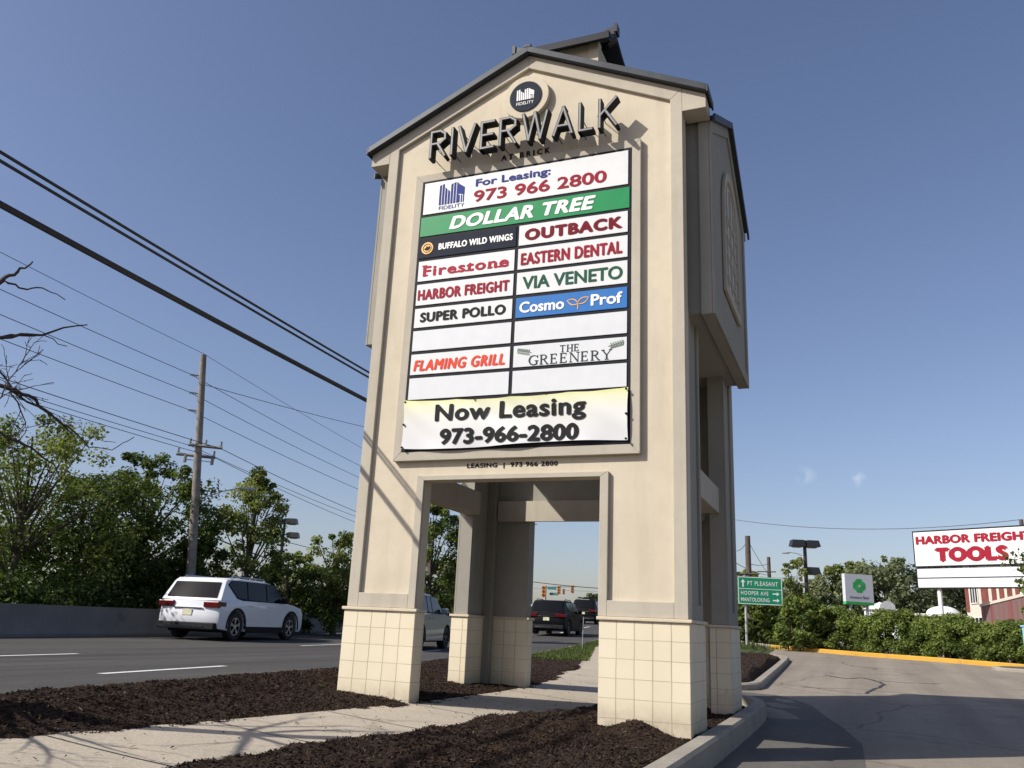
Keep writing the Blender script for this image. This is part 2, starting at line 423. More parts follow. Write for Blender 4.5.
# ------------------------------------------------------------------ terrain
PY = [-60, 5, 12, 18, 25, 33, 45, 58, 80, 110, 200, 700]
PZ = [0.1, 0.1, 0.14, 0.19, 0.32, 0.55, 1.0, 1.45, 2.1, 2.6, 3.0, 3.0]
DY = [-60, 0, 5, 10, 18, 24, 33, 45, 58, 80, 110, 200, 700]
DZ = [-0.2, -0.2, -0.16, -0.02, 0.2, 0.42, 0.62, 1.0, 1.45, 2.1, 2.6, 3.0, 3.0]
_sm = np.arange(-60, 700, 1.0)
_k = np.ones(7)/7
def _smooth(a, b):
    z = np.interp(_sm, a, b); zz = np.convolve(np.pad(z, 3, 'edge'), _k, 'valid'); return zz
ZROAD, ZDRIVE = _smooth(PY, PZ), _smooth(DY, DZ)
def drop(x, y):
    return -0.11*S((np.asarray(x, float)-4.2)/0.25)*S((8.0-np.asarray(y, float))/3.0)
def G(x, y): return G0(x, y)+drop(x, y)
def G0(x, y):
    x = np.asarray(x, float); y = np.asarray(y, float)
    p = np.interp(y, _sm, ZROAD); d = np.interp(y, _sm, ZDRIVE)
    return p + (d-p)*S((x+1.2)/5.8)
def g1(x, y): return float(G(x, y))
def gp(px, py, up_=0.0):
    """where the sight line meets the terrain"""
    d = ray(px, py); t = 2.0
    while t < 400:
        p = CAM + d*t
        if p.z < g1(p.x, p.y) + up_: return p
        t += 0.05
    return CAM + d*400

def kerb_x(y): return np.interp(y, [-60, -5, 4, 14, 25, 60, 120, 300], [2.5, -0.8, -1.75, -3.1, -4.9, -10.9, -21.0, -52.0])
def wall_x(y): return -13.55 - 0.15*np.asarray(y, float) - np.clip(np.asarray(y, float)-40, 0, None)*0.02
def walk_l(y): return np.interp(y, [-9, -5.0, -4.1, -3.0, -1.6, 0.25, 2.8, 4.0, 6.9, 11.5, 24, 60], [0.3, 0.68, 0.80, 0.95, 1.08, 1.23, 1.25, 1.18, 0.67, -0.3, -3.75, -9.6])
def walk_r(y): return np.interp(y, [-9, -4.5, -3.5, -2.0, -0.8, 0.55, 2.4, 5, 9, 14, 24, 60], [1.4, 1.78, 1.88, 1.97, 2.0, 2.12, 2.5, 2.45, 1.75, 0.3, -2.3, -8.2])

def sheet(name, xs_fn, ys, off, mat, nx=2, zfn=None):
    """surface draped over the terrain between two edges"""
    vs, fs = [], []
    for y in ys:
        a, b = xs_fn(y)
        for i in range(nx):
            x = a + (b-a)*i/(nx-1)
            z = g1(x, y) + off + (zfn(x, y) if zfn else 0)
            vs.append((x, y, z))
    for j in range(len(ys)-1):
        for i in range(nx-1):
            k = j*nx+i
            fs.append((k, k+1, k+1+nx, k+nx))
    m = MB(); m.raw(vs, fs)
    return m.build(name, mat, normals=False, smooth=True)

ys_near = [float(v) for v in np.concatenate([np.arange(-60, -12, 4.0), np.arange(-12, 60, 1.0), np.arange(60, 200, 5.0), np.arange(200, 701, 50.0)])]
# one ground sheet to the horizon
def gx(y): return (-600.0, 600.0)
vs, fs = [], []
xg = np.concatenate([np.arange(-600, -40, 40.0), np.arange(-40, 40, 1.0), np.arange(40, 601, 40.0)])
for y in ys_near:
    zz = G(xg, np.full_like(xg, y)) - 0.05
    bank = np.where(xg < wall_x(y)-1.15, 0.55, 0.0)
    bank = bank-np.where((xg > 2.5) & (xg < 6.5) & (y < 9), 0.2, 0.0)
    for x, z, b in zip(xg, zz, bank): vs.append((float(x), y, float(z+b)))
nx = len(xg)
for j in range(len(ys_near)-1):
    for i in range(nx-1):
        k = j*nx+i; fs.append((k, k+1, k+1+nx, k+nx))
m_ = MB(); m_.raw(vs, fs)
tag(m_.build('ground', M['soil'], normals=False, smooth=True), kind='structure')

ys_road = [float(v) for v in np.concatenate([np.arange(-50, 70, 1.0), np.arange(70, 300, 5.0)])]
tag(sheet('road', lambda y: (float(wall_x(y))+0.02, float(kerb_x(y))), ys_road, 0.0, M['asphalt'], nx=22), kind='structure')
# the opposite road far up the hill is hidden; parking lot and drive on the right
def lot_edge(y): return float(np.interp(y, [-50, 5.2, 6.2, 7.2, 8.0, 8.6, 9.0, 20, 24, 30, 34], [4.45, 4.45, 4.0, 3.0, 2.55, 3.3, 3.95, 3.7, 2.6, 2.4, 2.4]))
ys_lot = [float(v) for v in np.concatenate([np.arange(-45, 5, 1.0), np.arange(5, 9.4, 0.2), np.arange(9.5, 46, 0.5)])]
tag(sheet('parking_lot', lambda y: (lot_edge(y), 42.0), ys_lot, 0.0, M['lot'], nx=60), kind='structure')
# darker resurfaced patch close to the tower
def patch_r(y): return float(np.interp(y, [-45, -6, 0, 3, 5, 7, 8.2], [5.95, 5.9, 5.85, 5.8, 5.5, 5.0, 4.3]))
tag(sheet('lot_patch', lambda y: (lot_edge(y)+0.005, max(patch_r(y), lot_edge(y)+0.02)), [float(v) for v in np.arange(-45, 8.21, 0.2)], 0.004, M['patch'], nx=8), kind='structure')

# road paint
def strip(name, pts, w, off, mat):
    vs, fs = [], []
    for i, (x, y) in enumerate(pts):
        a = Vector(pts[max(i-1, 0)]); b = Vector(pts[min(i+1, len(pts)-1)])
        t = (b-a).normalized(); n = Vector((-t.y, t.x))*w/2
        for s in (-1, 1):
            px, py = x+n.x*s, y+n.y*s
            vs.append((px, py, g1(px, py)+off))
    for i in range(len(pts)-1): fs.append((2*i, 2*i+1, 2*i+3, 2*i+2))
    mm = MB(); mm.raw(vs, fs)
    return mm
mk = MB()
def dash(x0, k, y0, ln=3.05, w=0.13):
    pts = [(x0+k*(y0+t), y0+t) for t in np.linspace(0, ln, 5)]
    s = strip('', pts, w, 0.006, None); mk.raw(s.v, s.f)
for i in range(-4, 9): dash(-3.47, -0.172, -0.4+12.2*i)
for i in range(-4, 9): dash(-7.05, -0.172, -0.1+12.2*i)
pts = [(float(wall_x(y))+1.5, float(y)) for y in np.arange(-40, 120, 2.0)]
tag(mk.build('road_markings', M['line'], normals=False), kind='structure')

# sidewalk with scored joints
ys_w = [float(v) for v in np.arange(-9, 46, 0.5)]
tag(sheet('sidewalk', lambda y: (float(walk_l(y))-0.25, float(walk_r(y))+0.25), ys_w, 0.022, M['concrete'], nx=6), kind='structure')
jm = MB()
for y in np.arange(-7.6, 30, 1.52):
    a, b = float(walk_l(y))-0.25, float(walk_r(y))+0.25
    pts = [(a+(b-a)*t, float(y)-0.04*math.sin(t*3)) for t in np.linspace(0, 1, 6)]
    s = strip('', pts, 0.014, 0.0265, None); jm.raw(s.v, s.f)
tag(jm.build('sidewalk_joints', M['seal'], normals=False), kind='structure')

# kerbs
def kerb(name, pts, side, mat, w=0.16, h=0.13, base=-0.05, zoff=0.0):
    """pts along the pavement-side face, body on the left (side=1) or right (-1) of the direction"""
    vs, fs = [], []
    prof = [(0, base), (0, h-0.03), (0.03, h), (w, h), (w, base)]
    for i, (x, y) in enumerate(pts):
        a = Vector(pts[max(i-1, 0)]); b = Vector(pts[min(i+1, len(pts)-1)])
        t = (b-a).normalized(); n = Vector((-t.y, t.x))*side
        g = float(G0(x, y))+zoff; dr = float(drop(x, y))
        for u, z in prof: vs.append((x+n.x*u, y+n.y*u, g+z+(dr if z == base else 0)))
    k = len(prof)
    for i in range(len(pts)-1):
        for j in range(k-1):
            fs.append((i*k+j, i*k+j+1, (i+1)*k+j+1, (i+1)*k+j))
    fs.append(tuple(range(k))); fs.append(tuple(range((len(pts)-1)*k, len(pts)*k)))
    mm = MB(); mm.raw(vs, fs)
    return tag(mm.build(name, mat, smooth=True), kind='structure')
isl1 = [(4.46, float(y)) for y in np.arange(-30, 4.6, 0.5)] + [(4.45, 5.0), (4.38, 5.4), (4.22, 5.8), (3.95, 6.1), (3.6, 6.3), (3.1, 6.4), (2.6, 6.45)]
kerb('kerb', isl1, 1, M['kerb'], w=0.18, h=0.145)
isl2 = [(2.6, 8.2), (3.0, 8.22), (3.4, 8.35), (3.7, 8.6), (3.88, 8.95), (3.95, 9.4)] + [(3.95-0.025*(y-9.4), float(y)) for y in np.arange(10, 20, 1.0)] + [(3.66, 20.3), (3.5, 21.2), (3.2, 21.8), (2.7, 22.1)]
kerb('kerb', isl2, 1, M['kerb'], w=0.18, h=0.13)
kerb('kerb', [(float(kerb_x(y)), float(y)) for y in np.arange(-30, 60, 1.0)], -1, M['kerb'], w=0.16, h=0.05)
# far side of the lot: white then yellow painted kerb
ky = [(17.5, 14.6), (14.2, 19.2), (12.3, 21.5), (10.46, 23.2), (8.3, 24.9), (5.75, 26.5), (3.7, 28.6), (2.0, 31.4)]
def dens(p, n=12):
    o = []
    for a, b in zip(p[:-1], p[1:]):
        for i in range(n): o.append((a[0]+(b[0]-a[0])*i/n, a[1]+(b[1]-a[1])*i/n))
    o.append(p[-1]); return o
kerb('kerb', dens(ky), -1, M['kerb_yellow'], w=0.18, h=0.15)
kerb('kerb', dens([(2.0, 31.4), (0.6, 34.6), (-0.8, 39.0), (-2.0, 44.0)]), -1, M['kerb'], w=0.18, h=0.15)

# sealed cracks in the lot
def px_path(p, upo=0.0):
    q = [gp(a, b) for a, b in p]; return [(v.x, v.y) for v in q]
cr = MB()
for p, w in (([(866,694),(870,691),(878,688),(884,685),(879,682),(872,680),(862,678),(845,679),(828,676)], 0.07),
             ([(880,681),(905,683),(932,684),(941,684)], 0.05),
             ([(800,688),(850,689),(900,693),(960,699),(1023,706)], 0.03),
             ([(765,683),(800,686),(832,691),(862,694)], 0.03),
             ([(868,674),(890,675),(912,677)], 0.03)):
    pp = dens(px_path(p), 5)
    pp = [(x+random.uniform(-.015,.015), y+random.uniform(-.05,.05)) for x, y in pp]
    s = strip('', pp, w, 0.006, None); cr.raw(s.v, s.f)
tag(cr.build('lot_cracks', M['seal'], normals=False), kind='structure')

# ------------------------------------------------------------------ mulch
def vnoise(x, y, s, seed=0):
    r = np.random.default_rng(seed); T = r.random((64, 64))
    u, v = np.asarray(x)*s, np.asarray(y)*s
    i, j = np.floor(u).astype(int), np.floor(v).astype(int)
    a, b = S(u-i), S(v-j)
    g = lambda p, q: T[p % 64, q % 64]
    return (g(i,j)*(1-a)+g(i+1,j)*a)*(1-b)+(g(i,j+1)*(1-a)+g(i+1,j+1)*a)*b
def fb(x, y, s, seed=0):
    return vnoise(x, y, s, seed)*0.5+vnoise(x, y, s*2.3, seed+1)*0.3+vnoise(x, y, s*5.1, seed+2)*0.2
def mound(x, y, cx, cy, r, h): return h*np.exp(-(((x-cx)**2+(y-cy)**2)/(r*r)))
def bed(name, xl, xr, y0, y1, hfun, nxx=70, dy=0.07, edge=0.22):
    ys = np.arange(y0, y1+1e-6, dy)
    t = np.linspace(0, 1, nxx)
    X = np.array([xl(y)+(xr(y)-xl(y))*t for y in ys]); Y = np.repeat(ys[:, None], nxx, 1)
    de = np.minimum(X-X[:, :1], X[:, -1:]-X)
    de = np.minimum(de, np.minimum(Y-y0, y1-Y))
    k = S(de/edge)
    Z = G0(X, Y)-0.03+k*(hfun(X, Y)+0.03)+k*(fb(X, Y, 5.0, 3)-0.5)*0.05+k*(vnoise(X, Y, 17, 9)-0.5)*0.028
    n = nxx
    vs = np.stack([X, Y, Z], -1).reshape(-1, 3)
    fs = [(j*n+i, j*n+i+1, (j+1)*n+i+1, (j+1)*n+i) for j in range(len(ys)-1) for i in range(n-1)]
    return vs, fs, (X, Y, Z, k)
def h_left(X, Y):
    return 0.012+0.15*np.exp(-((X-(kerb_x(Y)+0.55))/0.55)**2)*S((10-Y)/4)+mound(X,Y,-0.6,6.5,0.9,0.10)+mound(X,Y,0.1,5.2,0.6,0.12)+mound(X,Y,-0.9,9.0,1.0,0.16)+mound(X,Y,0.55,-0.25,0.5,0.03)
def h_right(X, Y):
    return 0.095+mound(X,Y,3.72,-0.30,0.30,0.15)+mound(X,Y,2.95,-0.2,0.4,0.05)+mound(X,Y,4.0,-2.6,0.7,0.05)+mound(X,Y,2.7,-3.0,0.6,0.05)+0.055*S((X-4.1)/0.25)
beds = []
wob = lambda y, s, a=0.16: float((fb(np.array([y*1.0]), np.array([s*3.7]), 1.6, s)[0]-0.5)*2*a)
beds.append(bed('', lambda y: float(kerb_x(y))+0.14, lambda y: float(walk_l(y))+wob(y, 21)+0.02, -9.0, 13.2, h_left, nxx=44, dy=0.08))
beds.append(bed('', lambda y: float(walk_r(y))+wob(y, 33)-0.02, lambda y: float(np.interp(y, [4.3, 5.0, 5.4, 5.6], [4.40, 4.22, 4.02, 3.8]))+wob(y, 5, 0.07), -8.0, 5.6, h_right, nxx=60, dy=0.07))
i2l = lambda y: float(np.interp(y, [8.3, 9.4, 20, 22], [2.0, 1.9, 0.2, 0.0]))
i2r = lambda y: float(np.interp(y, [8.3, 8.7, 9.4, 20, 21.6, 22.0], [2.8, 3.55, 3.80, 3.53, 3.1, 2.6]))
def h_i2(X, Y): return 0.15+mound(X,Y,2.9,11.5,1.5,0.16)+mound(X,Y,2.6,16,2.2,0.14)
beds.append(bed('', i2l, i2r, 8.4, 21.9, h_i2, nxx=40, dy=0.12))
for vs, fs, (X, Y, Z, k) in beds:
    mm = MB(); mm.raw(vs.tolist(), fs)
    # loose bark chips lying on the bed
    w = k[:-1, :-1]
    dens_ = np.clip(1.25-0.06*np.hypot(X[:-1, :-1]-CAM.x, Y[:-1, :-1]-CAM.y), 0.12, 1)*(w > 0.05)
    p = (dens_*(X[:-1, 1:]-X[:-1, :-1])).ravel(); p /= p.sum()
    n = 42000 if len(Y) > 150 else 7000
    idx = rng.choice(len(p), n, p=p); jj, ii = np.divmod(idx, X.shape[1]-1)
    a, b = rng.random(n), rng.random(n)
    cx = X[jj, ii]+(X[jj, ii+1]-X[jj, ii])*a; cy = Y[jj, ii]+(Y[jj+1, ii]-Y[jj, ii])*b
    cz = (Z[jj, ii]*(1-a)+Z[jj, ii+1]*a)*(1-b)+(Z[jj+1, ii]*(1-a)+Z[jj+1, ii+1]*a)*b+0.006
    ln = rng.uniform(0.008, 0.026, n); wd = rng.uniform(0.003, 0.008, n); th = rng.uniform(0, 2*math.pi, n)
    tl = rng.normal(0, 0.45, n); rl = rng.normal(0, 0.5, n)
    d = np.stack([np.cos(th)*np.cos(tl), np.sin(th)*np.cos(tl), np.sin(tl)], -1)*ln[:, None]
    e = np.stack([-np.sin(th)*np.cos(rl), np.cos(th)*np.cos(rl), np.sin(rl)], -1)*wd[:, None]
    c = np.stack([cx, cy, cz], -1)
    q = np.stack([c-d-e, c+d-e*0.6, c+d*0.9+e, c-d*0.8+e], 1).reshape(-1, 3)
    b0 = len(mm.v); mm.v += q.tolist()
    mm.f += [(b0+4*i, b0+4*i+1, b0+4*i+2, b0+4*i+3) for i in range(n)]
    mo = tag(mm.build('mulch', M['mulch'], normals=False), kind='stuff')
    tv = np.full(len(mm.v), 0.35, np.float32); tv[b0:] = np.repeat(np.clip(0.45+0.27*rng.normal(size=n), 0, 1), 4)
    mo.data.attributes.new('tint', 'FLOAT', 'POINT').data.foreach_set('value', tv)

# chips and dry bits blown on to the walk
lt = MB()
for i in range(240):
    y = random.uniform(-6, 9); t = random.random()**1.6
    if random.random() < 0.5: t = 1-t
    x = float(walk_l(y))+(float(walk_r(y))-float(walk_l(y)))*t
    z = g1(x, y)+0.03; a = random.uniform(0, 6.28); l_ = random.uniform(.006, .024); w_ = random.uniform(.003, .008)
    dx, dy = math.cos(a)*l_, math.sin(a)*l_; ex, ey = -math.sin(a)*w_, math.cos(a)*w_
    lt.raw([(x-dx-ex, y-dy-ey, z), (x+dx-ex, y+dy-ey, z+.008), (x+dx+ex, y+dy+ey, z+.01), (x-dx+ex, y-dy+ey, z)], [(0,1,2,3)])
tag(lt.build('litter', M['mulch'], normals=False), kind='stuff')

# ------------------------------------------------------------------ lettering
def text_polys(s, offset=0.0, shear=0.0, space=1.0):
    cu = bpy.data.curves.new('lettering', 'FONT'); cu.body = s; cu.offset = offset; cu.shear = shear
    cu.space_character = space; cu.resolution_u = 4; cu.size = 1.0
    ob = bpy.data.objects.new('lettering', cu); col.objects.link(ob)
    dg = bpy.context.evaluated_depsgraph_get(); ev = ob.evaluated_get(dg)
    me = ev.to_mesh()
    vs = [tuple(v.co) for v in me.vertices]; fs = [tuple(p.vertices) for p in me.polygons]
    ev.to_mesh_clear(); bpy.data.objects.remove(ob); bpy.data.curves.remove(cu)
    return vs, fs
def fit_text(mb, s, x0, x1, z0, z1, place, bold=0.0, **kw):
    """flat lettering stretched to a box; place(u, v) gives the 3-D point"""
    vs, fs = text_polys(s, **kw)
    xs = [v[0] for v in vs]; ys = [v[1] for v in vs]
    ax, bx, ay, by = min(xs), max(xs), min(ys), max(ys)
    hgt = z1-z0; b = bold*hgt
    shifts = [(0, 0)] if not bold else [(0, 0), (-b, 0), (b, 0), (0, b*0.6), (0, -b*0.6)]
    for k, (du, dv) in enumerate(shifts):
        mb.raw([place(x0+b+(v[0]-ax)/(bx-ax)*(x1-x0-2*b)+du, z0+b*0.6+(v[1]-ay)/(by-ay)*(z1-z0-1.2*b)+dv, 0.0003*k) for v in vs], fs)
def seg_poly(a, b, w):
    a, b = Vector(a), Vector(b); t = (b-a).normalized(); n = Vector((-t.y, t.x))*w/2
    return [a-n, b-n, b+n, a+n]
def on_front(yy): return lambda u, v, d=0.0: (u, yy-d, v)

# ------------------------------------------------------------------ SIGN TOWER
W, D = 4.2, 3.97
CX, CY = W/2, D/2
OFF = (CX, CY, 0.0)
tower = empty('sign_tower', OFF)
tag(tower, 'tall cream stucco gabled shopping plaza sign tower on tiled pedestals', 'sign tower')
def tb(): return MB(OFF)
ZC, ZO, A_, B_ = 1.09, 2.635, 0.94, 3.21
sl = 0.472
def zroof(x): return 8.56-sl*abs(x-CX)
def facade(y0, y1, ya, name, mat_w, mat_t):
    """portal shaped gable wall; y0..y1 wall body, ya front of the raised border"""
    w = tb()
    w.prism([(0,ZC),(A_,ZC),(A_,ZO),(B_,ZO),(B_,ZC),(W,ZC),(W,zroof(W)),(CX,8.56),(0,zroof(0))], y0, y1)
    o = w.build(name, mat_w, tower)
    t = tb(); bw = 0.15
    a, b = (ya, y0) if ya < y0 else (y1, ya)
    zi = lambda x: zroof(x)-0.20
    t.prism([(0,ZC),(bw,ZC),(bw,zi(bw)),(0,zroof(0))], a, b)
    t.prism([(W-bw,ZC),(W,ZC),(W,zroof(0)),(W-bw,zi(bw))], a, b)
    t.prism([(0,zroof(0)),(bw,zi(bw)),(CX,zi(CX)),(CX,8.56)], a, b)
    t.prism([(W-bw,zi(bw)),(W,zroof(0)),(CX,8.56),(CX,zi(CX))], a, b)
    t.prism([(bw,ZC),(A_-0.1,ZC),(A_-0.1,ZC+0.17),(bw,ZC+0.17)], a, b)
    t.prism([(B_+0.1,ZC),(W-bw,ZC),(W-bw,ZC+0.17),(B_+0.1,ZC+0.17)], a, b)
    t.prism([(A_-0.1,ZC),(A_,ZC),(A_,ZO),(A_-0.1,ZO+0.06)], a, b)
    t.prism([(B_,ZC),(B_+0.1,ZC),(B_+0.1,ZO+0.06),(B_,ZO)], a, b)
    t.prism([(A_,ZO),(B_,ZO),(B_+0.1,ZO+0.06),(A_-0.1,ZO+0.06)], a, b)
    # eave returns under the roof ends
    ra, rb = (ya, 0.31) if ya < y0 else (D-0.31, ya)
    t.prism([(-0.295,7.24),(-0.001,7.24),(-0.001,zroof(0)-0.001),(-0.295,zroof(-0.295)-0.001)], ra, rb)
    t.prism([(W+0.001,7.24),(W+0.295,7.24),(W+0.295,zroof(-0.295)-0.001),(W+0.001,zroof(0)-0.001)], ra, rb)
    t.build('border_trim', mat_t, o, bevel=0.006)
    return o
front = facade(0.05, 0.22, 0.0, 'front_gable_wall', M['stucco'], M['stucco_trim'])
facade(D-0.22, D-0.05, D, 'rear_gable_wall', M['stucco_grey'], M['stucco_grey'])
# a raised ledge along the inner face of the rear wall over its opening
lb = tb(); lb.box(0.40, W-0.40, D-0.30, D-0.223, 2.60, 2.93); lb.build('rear_beam', M['stucco_trim'], tower)

# corner piers with pedestals
def pier(sx, sy):
    X = lambda v: v if sx == 0 else W-v
    Yf = lambda v: v if sy == 0 else D-v
    def bx(m, a, b, c, d, e, f):
        xa, xb = sorted((X(a), X(b))); ya, yb = sorted((Yf(c), Yf(d))); m.box(xa, xb, ya, yb, e, f)
    p = tb()
    bx(p, 0.03, 0.24, 0.223, 0.92, ZC, 4.66)          # side leg behind the facade
    bx(p, 0.243, 0.38, 0.223, 0.36, -0.15, 4.66)       # square post filling the inner corner
    # raised edge strips on the outer face leave a shallow panel
    for c, d, e, f in ((0.223,0.30,ZC,4.66),(0.82,0.92,ZC,4.66),(0.30,0.82,ZC,ZC+0.17)):
        bx(p, 0.0, 0.029, c, d, e, f)
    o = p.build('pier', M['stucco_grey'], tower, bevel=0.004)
    q = tb()
    bx(q, -0.02, 0.97, -0.02, 0.222, -0.25, 1.05)
    bx(q, -0.02, 0.265, 0.2225, 0.95, -0.25, 1.05)
    q.build('pedestal', M['block'], o, bevel=0.008)
    c = tb()
    bx(c, -0.045, 0.995, -0.045, 0.235, 1.051, 1.088)
    bx(c, -0.045, 0.285, 0.236, 0.975, 1.051, 1.088)
    c.build('pedestal_cap', M['cap'], o, bevel=0.008)
    return o
for sx in (0, 1):
    for sy in (0, 1): pier(sx, sy)
# side beams
for sx in (0, 1):
    b = tb(); xa, xb = (0.1, 0.36) if sx == 0 else (W-0.36, W-0.1)
    b.box(xa, xb, 0.92, D-0.92, 2.625, 2.98); b.build('side_beam', M['stucco_trim'], tower, bevel=0.006)

# projecting upper boxes with their cross gables
YB0, YB1, ZB = 0.31, D-0.31, 4.62
XB = 4.477
def zside(y): return 8.15-0.545*abs(y-CY)
sb = tb()
sb.prism([(YB0+0.06,ZB+0.04),(YB1-0.06,ZB+0.04),(YB1-0.06,zside(YB1-0.06)),(CY,8.13),(YB0+0.06,zside(YB1-0.06))], W-XB+0.14, XB-0.14, 'x')
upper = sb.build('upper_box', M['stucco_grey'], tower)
for sx in (0, 1):
    g = tb()
    xa, xb = (W-XB, W-XB+0.139) if sx == 0 else (XB-0.139, XB)
    g.prism([(YB0,ZB),(YB1,ZB),(YB1,zside(YB1)),(CY,8.15),(YB0,zside(YB0))], xa, xb, 'x')
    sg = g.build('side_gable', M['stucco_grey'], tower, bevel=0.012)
    # border band
    t = tb(); xo, xi = (XB+0.03, XB+0.0005) if sx else (W-XB-0.03, W-XB-0.0005); xa, xb = min(xo, xi), max(xo, xi)
    t.prism([(YB0,ZB),(YB1,ZB),(YB1,ZB+0.16),(YB0,ZB+0.16)], xa, xb, 'x')
    for s in (0, 1):
        f = (lambda v: v) if s == 0 else (lambda v: D-v)
        t.prism([(f(YB0),ZB+0.16),(f(YB0+0.14),ZB+0.16),(f(YB0+0.14),zside(YB0+0.14)-0.16),(f(YB0),zside(YB0))], xa, xb, 'x')
        t.prism([(f(YB0),zside(YB0)),(f(YB0+0.14),zside(YB0+0.14)-0.16),(CY,7.99),(CY,8.15)], xa, xb, 'x')
    t.build('border_trim', M['stucco_grey'], sg, bevel=0.004)
    # arched blind window in the gable
    R_, zb, zs = 0.70, 5.35, 6.55
    arch = [(CY-R_, zb), (CY+R_, zb), (CY+R_, zs)] + [(CY+R_*math.cos(a), zs+R_*math.sin(a)) for a in np.linspace(0.15, math.pi-0.15, 12)] + [(CY-R_, zs)]
    xw = (XB+0.001, XB+0.012) if sx else (W-XB-0.012, W-XB-0.001)
    wm = tb(); wm.prism(arch, xw[0], xw[1], 'x'); win = wm.build('arched_window', M['bank_grey'], tower)
    fr = tb(); xf = (XB+0.0125, XB+0.05) if sx else (W-XB-0.05, W-XB-0.0125)
    sc = lambda p, k: (CY+(p[0]-CY)*k, 6.3+(p[1]-6.3)*k)
    n = len(arch)
    for i in range(n):
        j = (i+1) % n
        fr.prism([sc(arch[i],1.06), sc(arch[j],1.06), sc(arch[j],0.93), sc(arch[i],0.93)], xf[0], xf[1], 'x')
    for yy in (-0.35, 0, 0.35): fr.box(xf[0], xf[1]-0.012, CY+yy-0.018, CY+yy+0.018, zb+0.09, zs+0.55)
    for zz in (5.65, 5.95, 6.25, 6.55): fr.box(xf[0], xf[1]-0.016, CY-0.64, CY+0.64, zz-0.016, zz+0.016)
    fr.build('window_frame', M['stucco_trim'], win)

# metal roof: main gable, cross gables
rf = tb()
EX = -0.315                                   # eave overhang of the end gables
for s in (0, 1):
    f = (lambda v: v) if s == 0 else (lambda v: W-v)
    g = (lambda v: v) if s == 0 else (lambda v: D-v)
    # full width over the facades and their eave returns, cut back over the side boxes
    for ya, yb, xe in ((-0.07, 0.33, EX), (0.33, D-0.33, 0.02), (D-0.33, D+0.07, EX)):
        rf.prism([(f(CX),8.563),(f(xe),zroof(xe)+0.003),(f(xe),zroof(xe)+0.075),(f(CX),8.635)], ya, yb)
    for ya, yb in ((-0.10, 0.35), (D-0.35, D+0.10)):
        rf.prism([(f(EX-0.002),zroof(EX)-0.02),(f(EX-0.025),zroof(EX)-0.02),(f(EX-0.025),zroof(EX)+0.08),(f(EX-0.002),zroof(EX)+0.08)], ya, yb)
    for k in range(1, 10):
        yy = -0.07+(D+0.14)*k/10; xe = EX if k in (1, 9) else 0.02
        rf.prism([(f(CX),8.636),(f(xe),zroof(xe)+0.076),(f(xe),zroof(xe)+0.105),(f(CX),8.665)], yy-0.012, yy+0.012)
    rf.prism([(f(CX),8.56),(f(EX),zroof(EX)),(f(EX),zroof(EX)+0.09),(f(CX),8.65)], -0.10, -0.0705)
    # cross gable roofs over the boxes
    for xa, xb in ((W-XB-0.07, 0.30), (W-0.30, XB+0.07)):
        ye = 0.07 if s == 0 else 0.0
        rf.prism([(g(CY),8.153),(g(0.312),zside(0.312)+0.003),(g(0.312),zside(0.312)+0.075),(g(CY),8.225)], xa, xb, 'x')
    for xa, xb in ((W-XB-0.10, W-XB-0.0705), (XB+0.0705, XB+0.10)):
        rf.prism([(g(CY),8.14),(g(0.20),zside(0.20)-0.01),(g(0.20),zside(0.20)+0.085),(g(CY),8.24)], xa, xb, 'x')
rf.box(CX-0.05, CX+0.05, -0.105, D+0.105, 8.63, 8.675)
roof = rf.build('roof', M['metal_roof'], tower, bevel=0.004)

# cupola with its own swept roof
cb = tb()
hw, KY, ye = 0.57, 1.42, 0.62
KX = CX+0.11
hy = 0.46
cb.box(KX-hw, KX+hw, KY-hy, KY+hy, 8.1, 9.36)
cup = cb.build('cupola', M['stucco'], tower)
for sx in (-1, 1):
    for sy in (-1, 1):
        x, y = KX+sx*hw, KY+sy*hy
        ct = tb(); ct.box(min(x, x-sx*0.12)-(0.03 if sx < 0 else 0), max(x, x-sx*0.12)+(0.03 if sx > 0 else 0), min(y, y-sy*0.12)-(0.03 if sy < 0 else 0), max(y, y-sy*0.12)+(0.03 if sy > 0 else 0), 8.1, 9.34)
        ct.build('corner_trim', M['stucco'], cup)
cr_ = tb()
x0, x1 = KX-0.98, KX+0.78
ns, nt_ = 14, 8
top, bot = [], []
for i in range(ns+1):
    xx = x0+(x1-x0)*i/ns
    e = abs(2*i/ns-1)
    lift = 0.05*e**2.5
    for j in range(-nt_, nt_+1):
        t = abs(j)/nt_                       # 0 ridge, 1 eave
        y = KY+ye*j/nt_
        x = KX+(xx-KX)*((1-0.10*(1-t)) if xx > KX else (1-0.48*t))
        z = 9.25+0.40*(1-t)+lift*(1-t)**1.2-0.05*math.sin(math.pi*t)
        top.append((x, y, z+0.06)); bot.append((x, y, z))
m = 2*nt_+1; b0 = len(top)
fs = []
for i in range(ns):
    for j in range(m-1):
        a = i*m+j
        fs.append((a, a+1, a+1+m, a+m)); fs.append((a+b0, a+m+b0, a+1+m+b0, a+1+b0))
for i in range(ns):
    for j in (0, m-1):
        a = i*m+j; fs.append((a, a+m, a+m+b0, a+b0))
for i in (0, ns):
    for j in range(m-1):
        a = i*m+j; fs.append((a, a+1, a+1+b0, a+b0))
cr_.raw(top+bot, fs)
for x in (x0, x1):     # raised rake caps at the ends
    i = 0 if x == x0 else ns
    ptsr = [Vector(top[i*m+j])+Vector((0,0,0.015)) for j in range(m)]
    cr_.tube(ptsr, 0.035, 6)
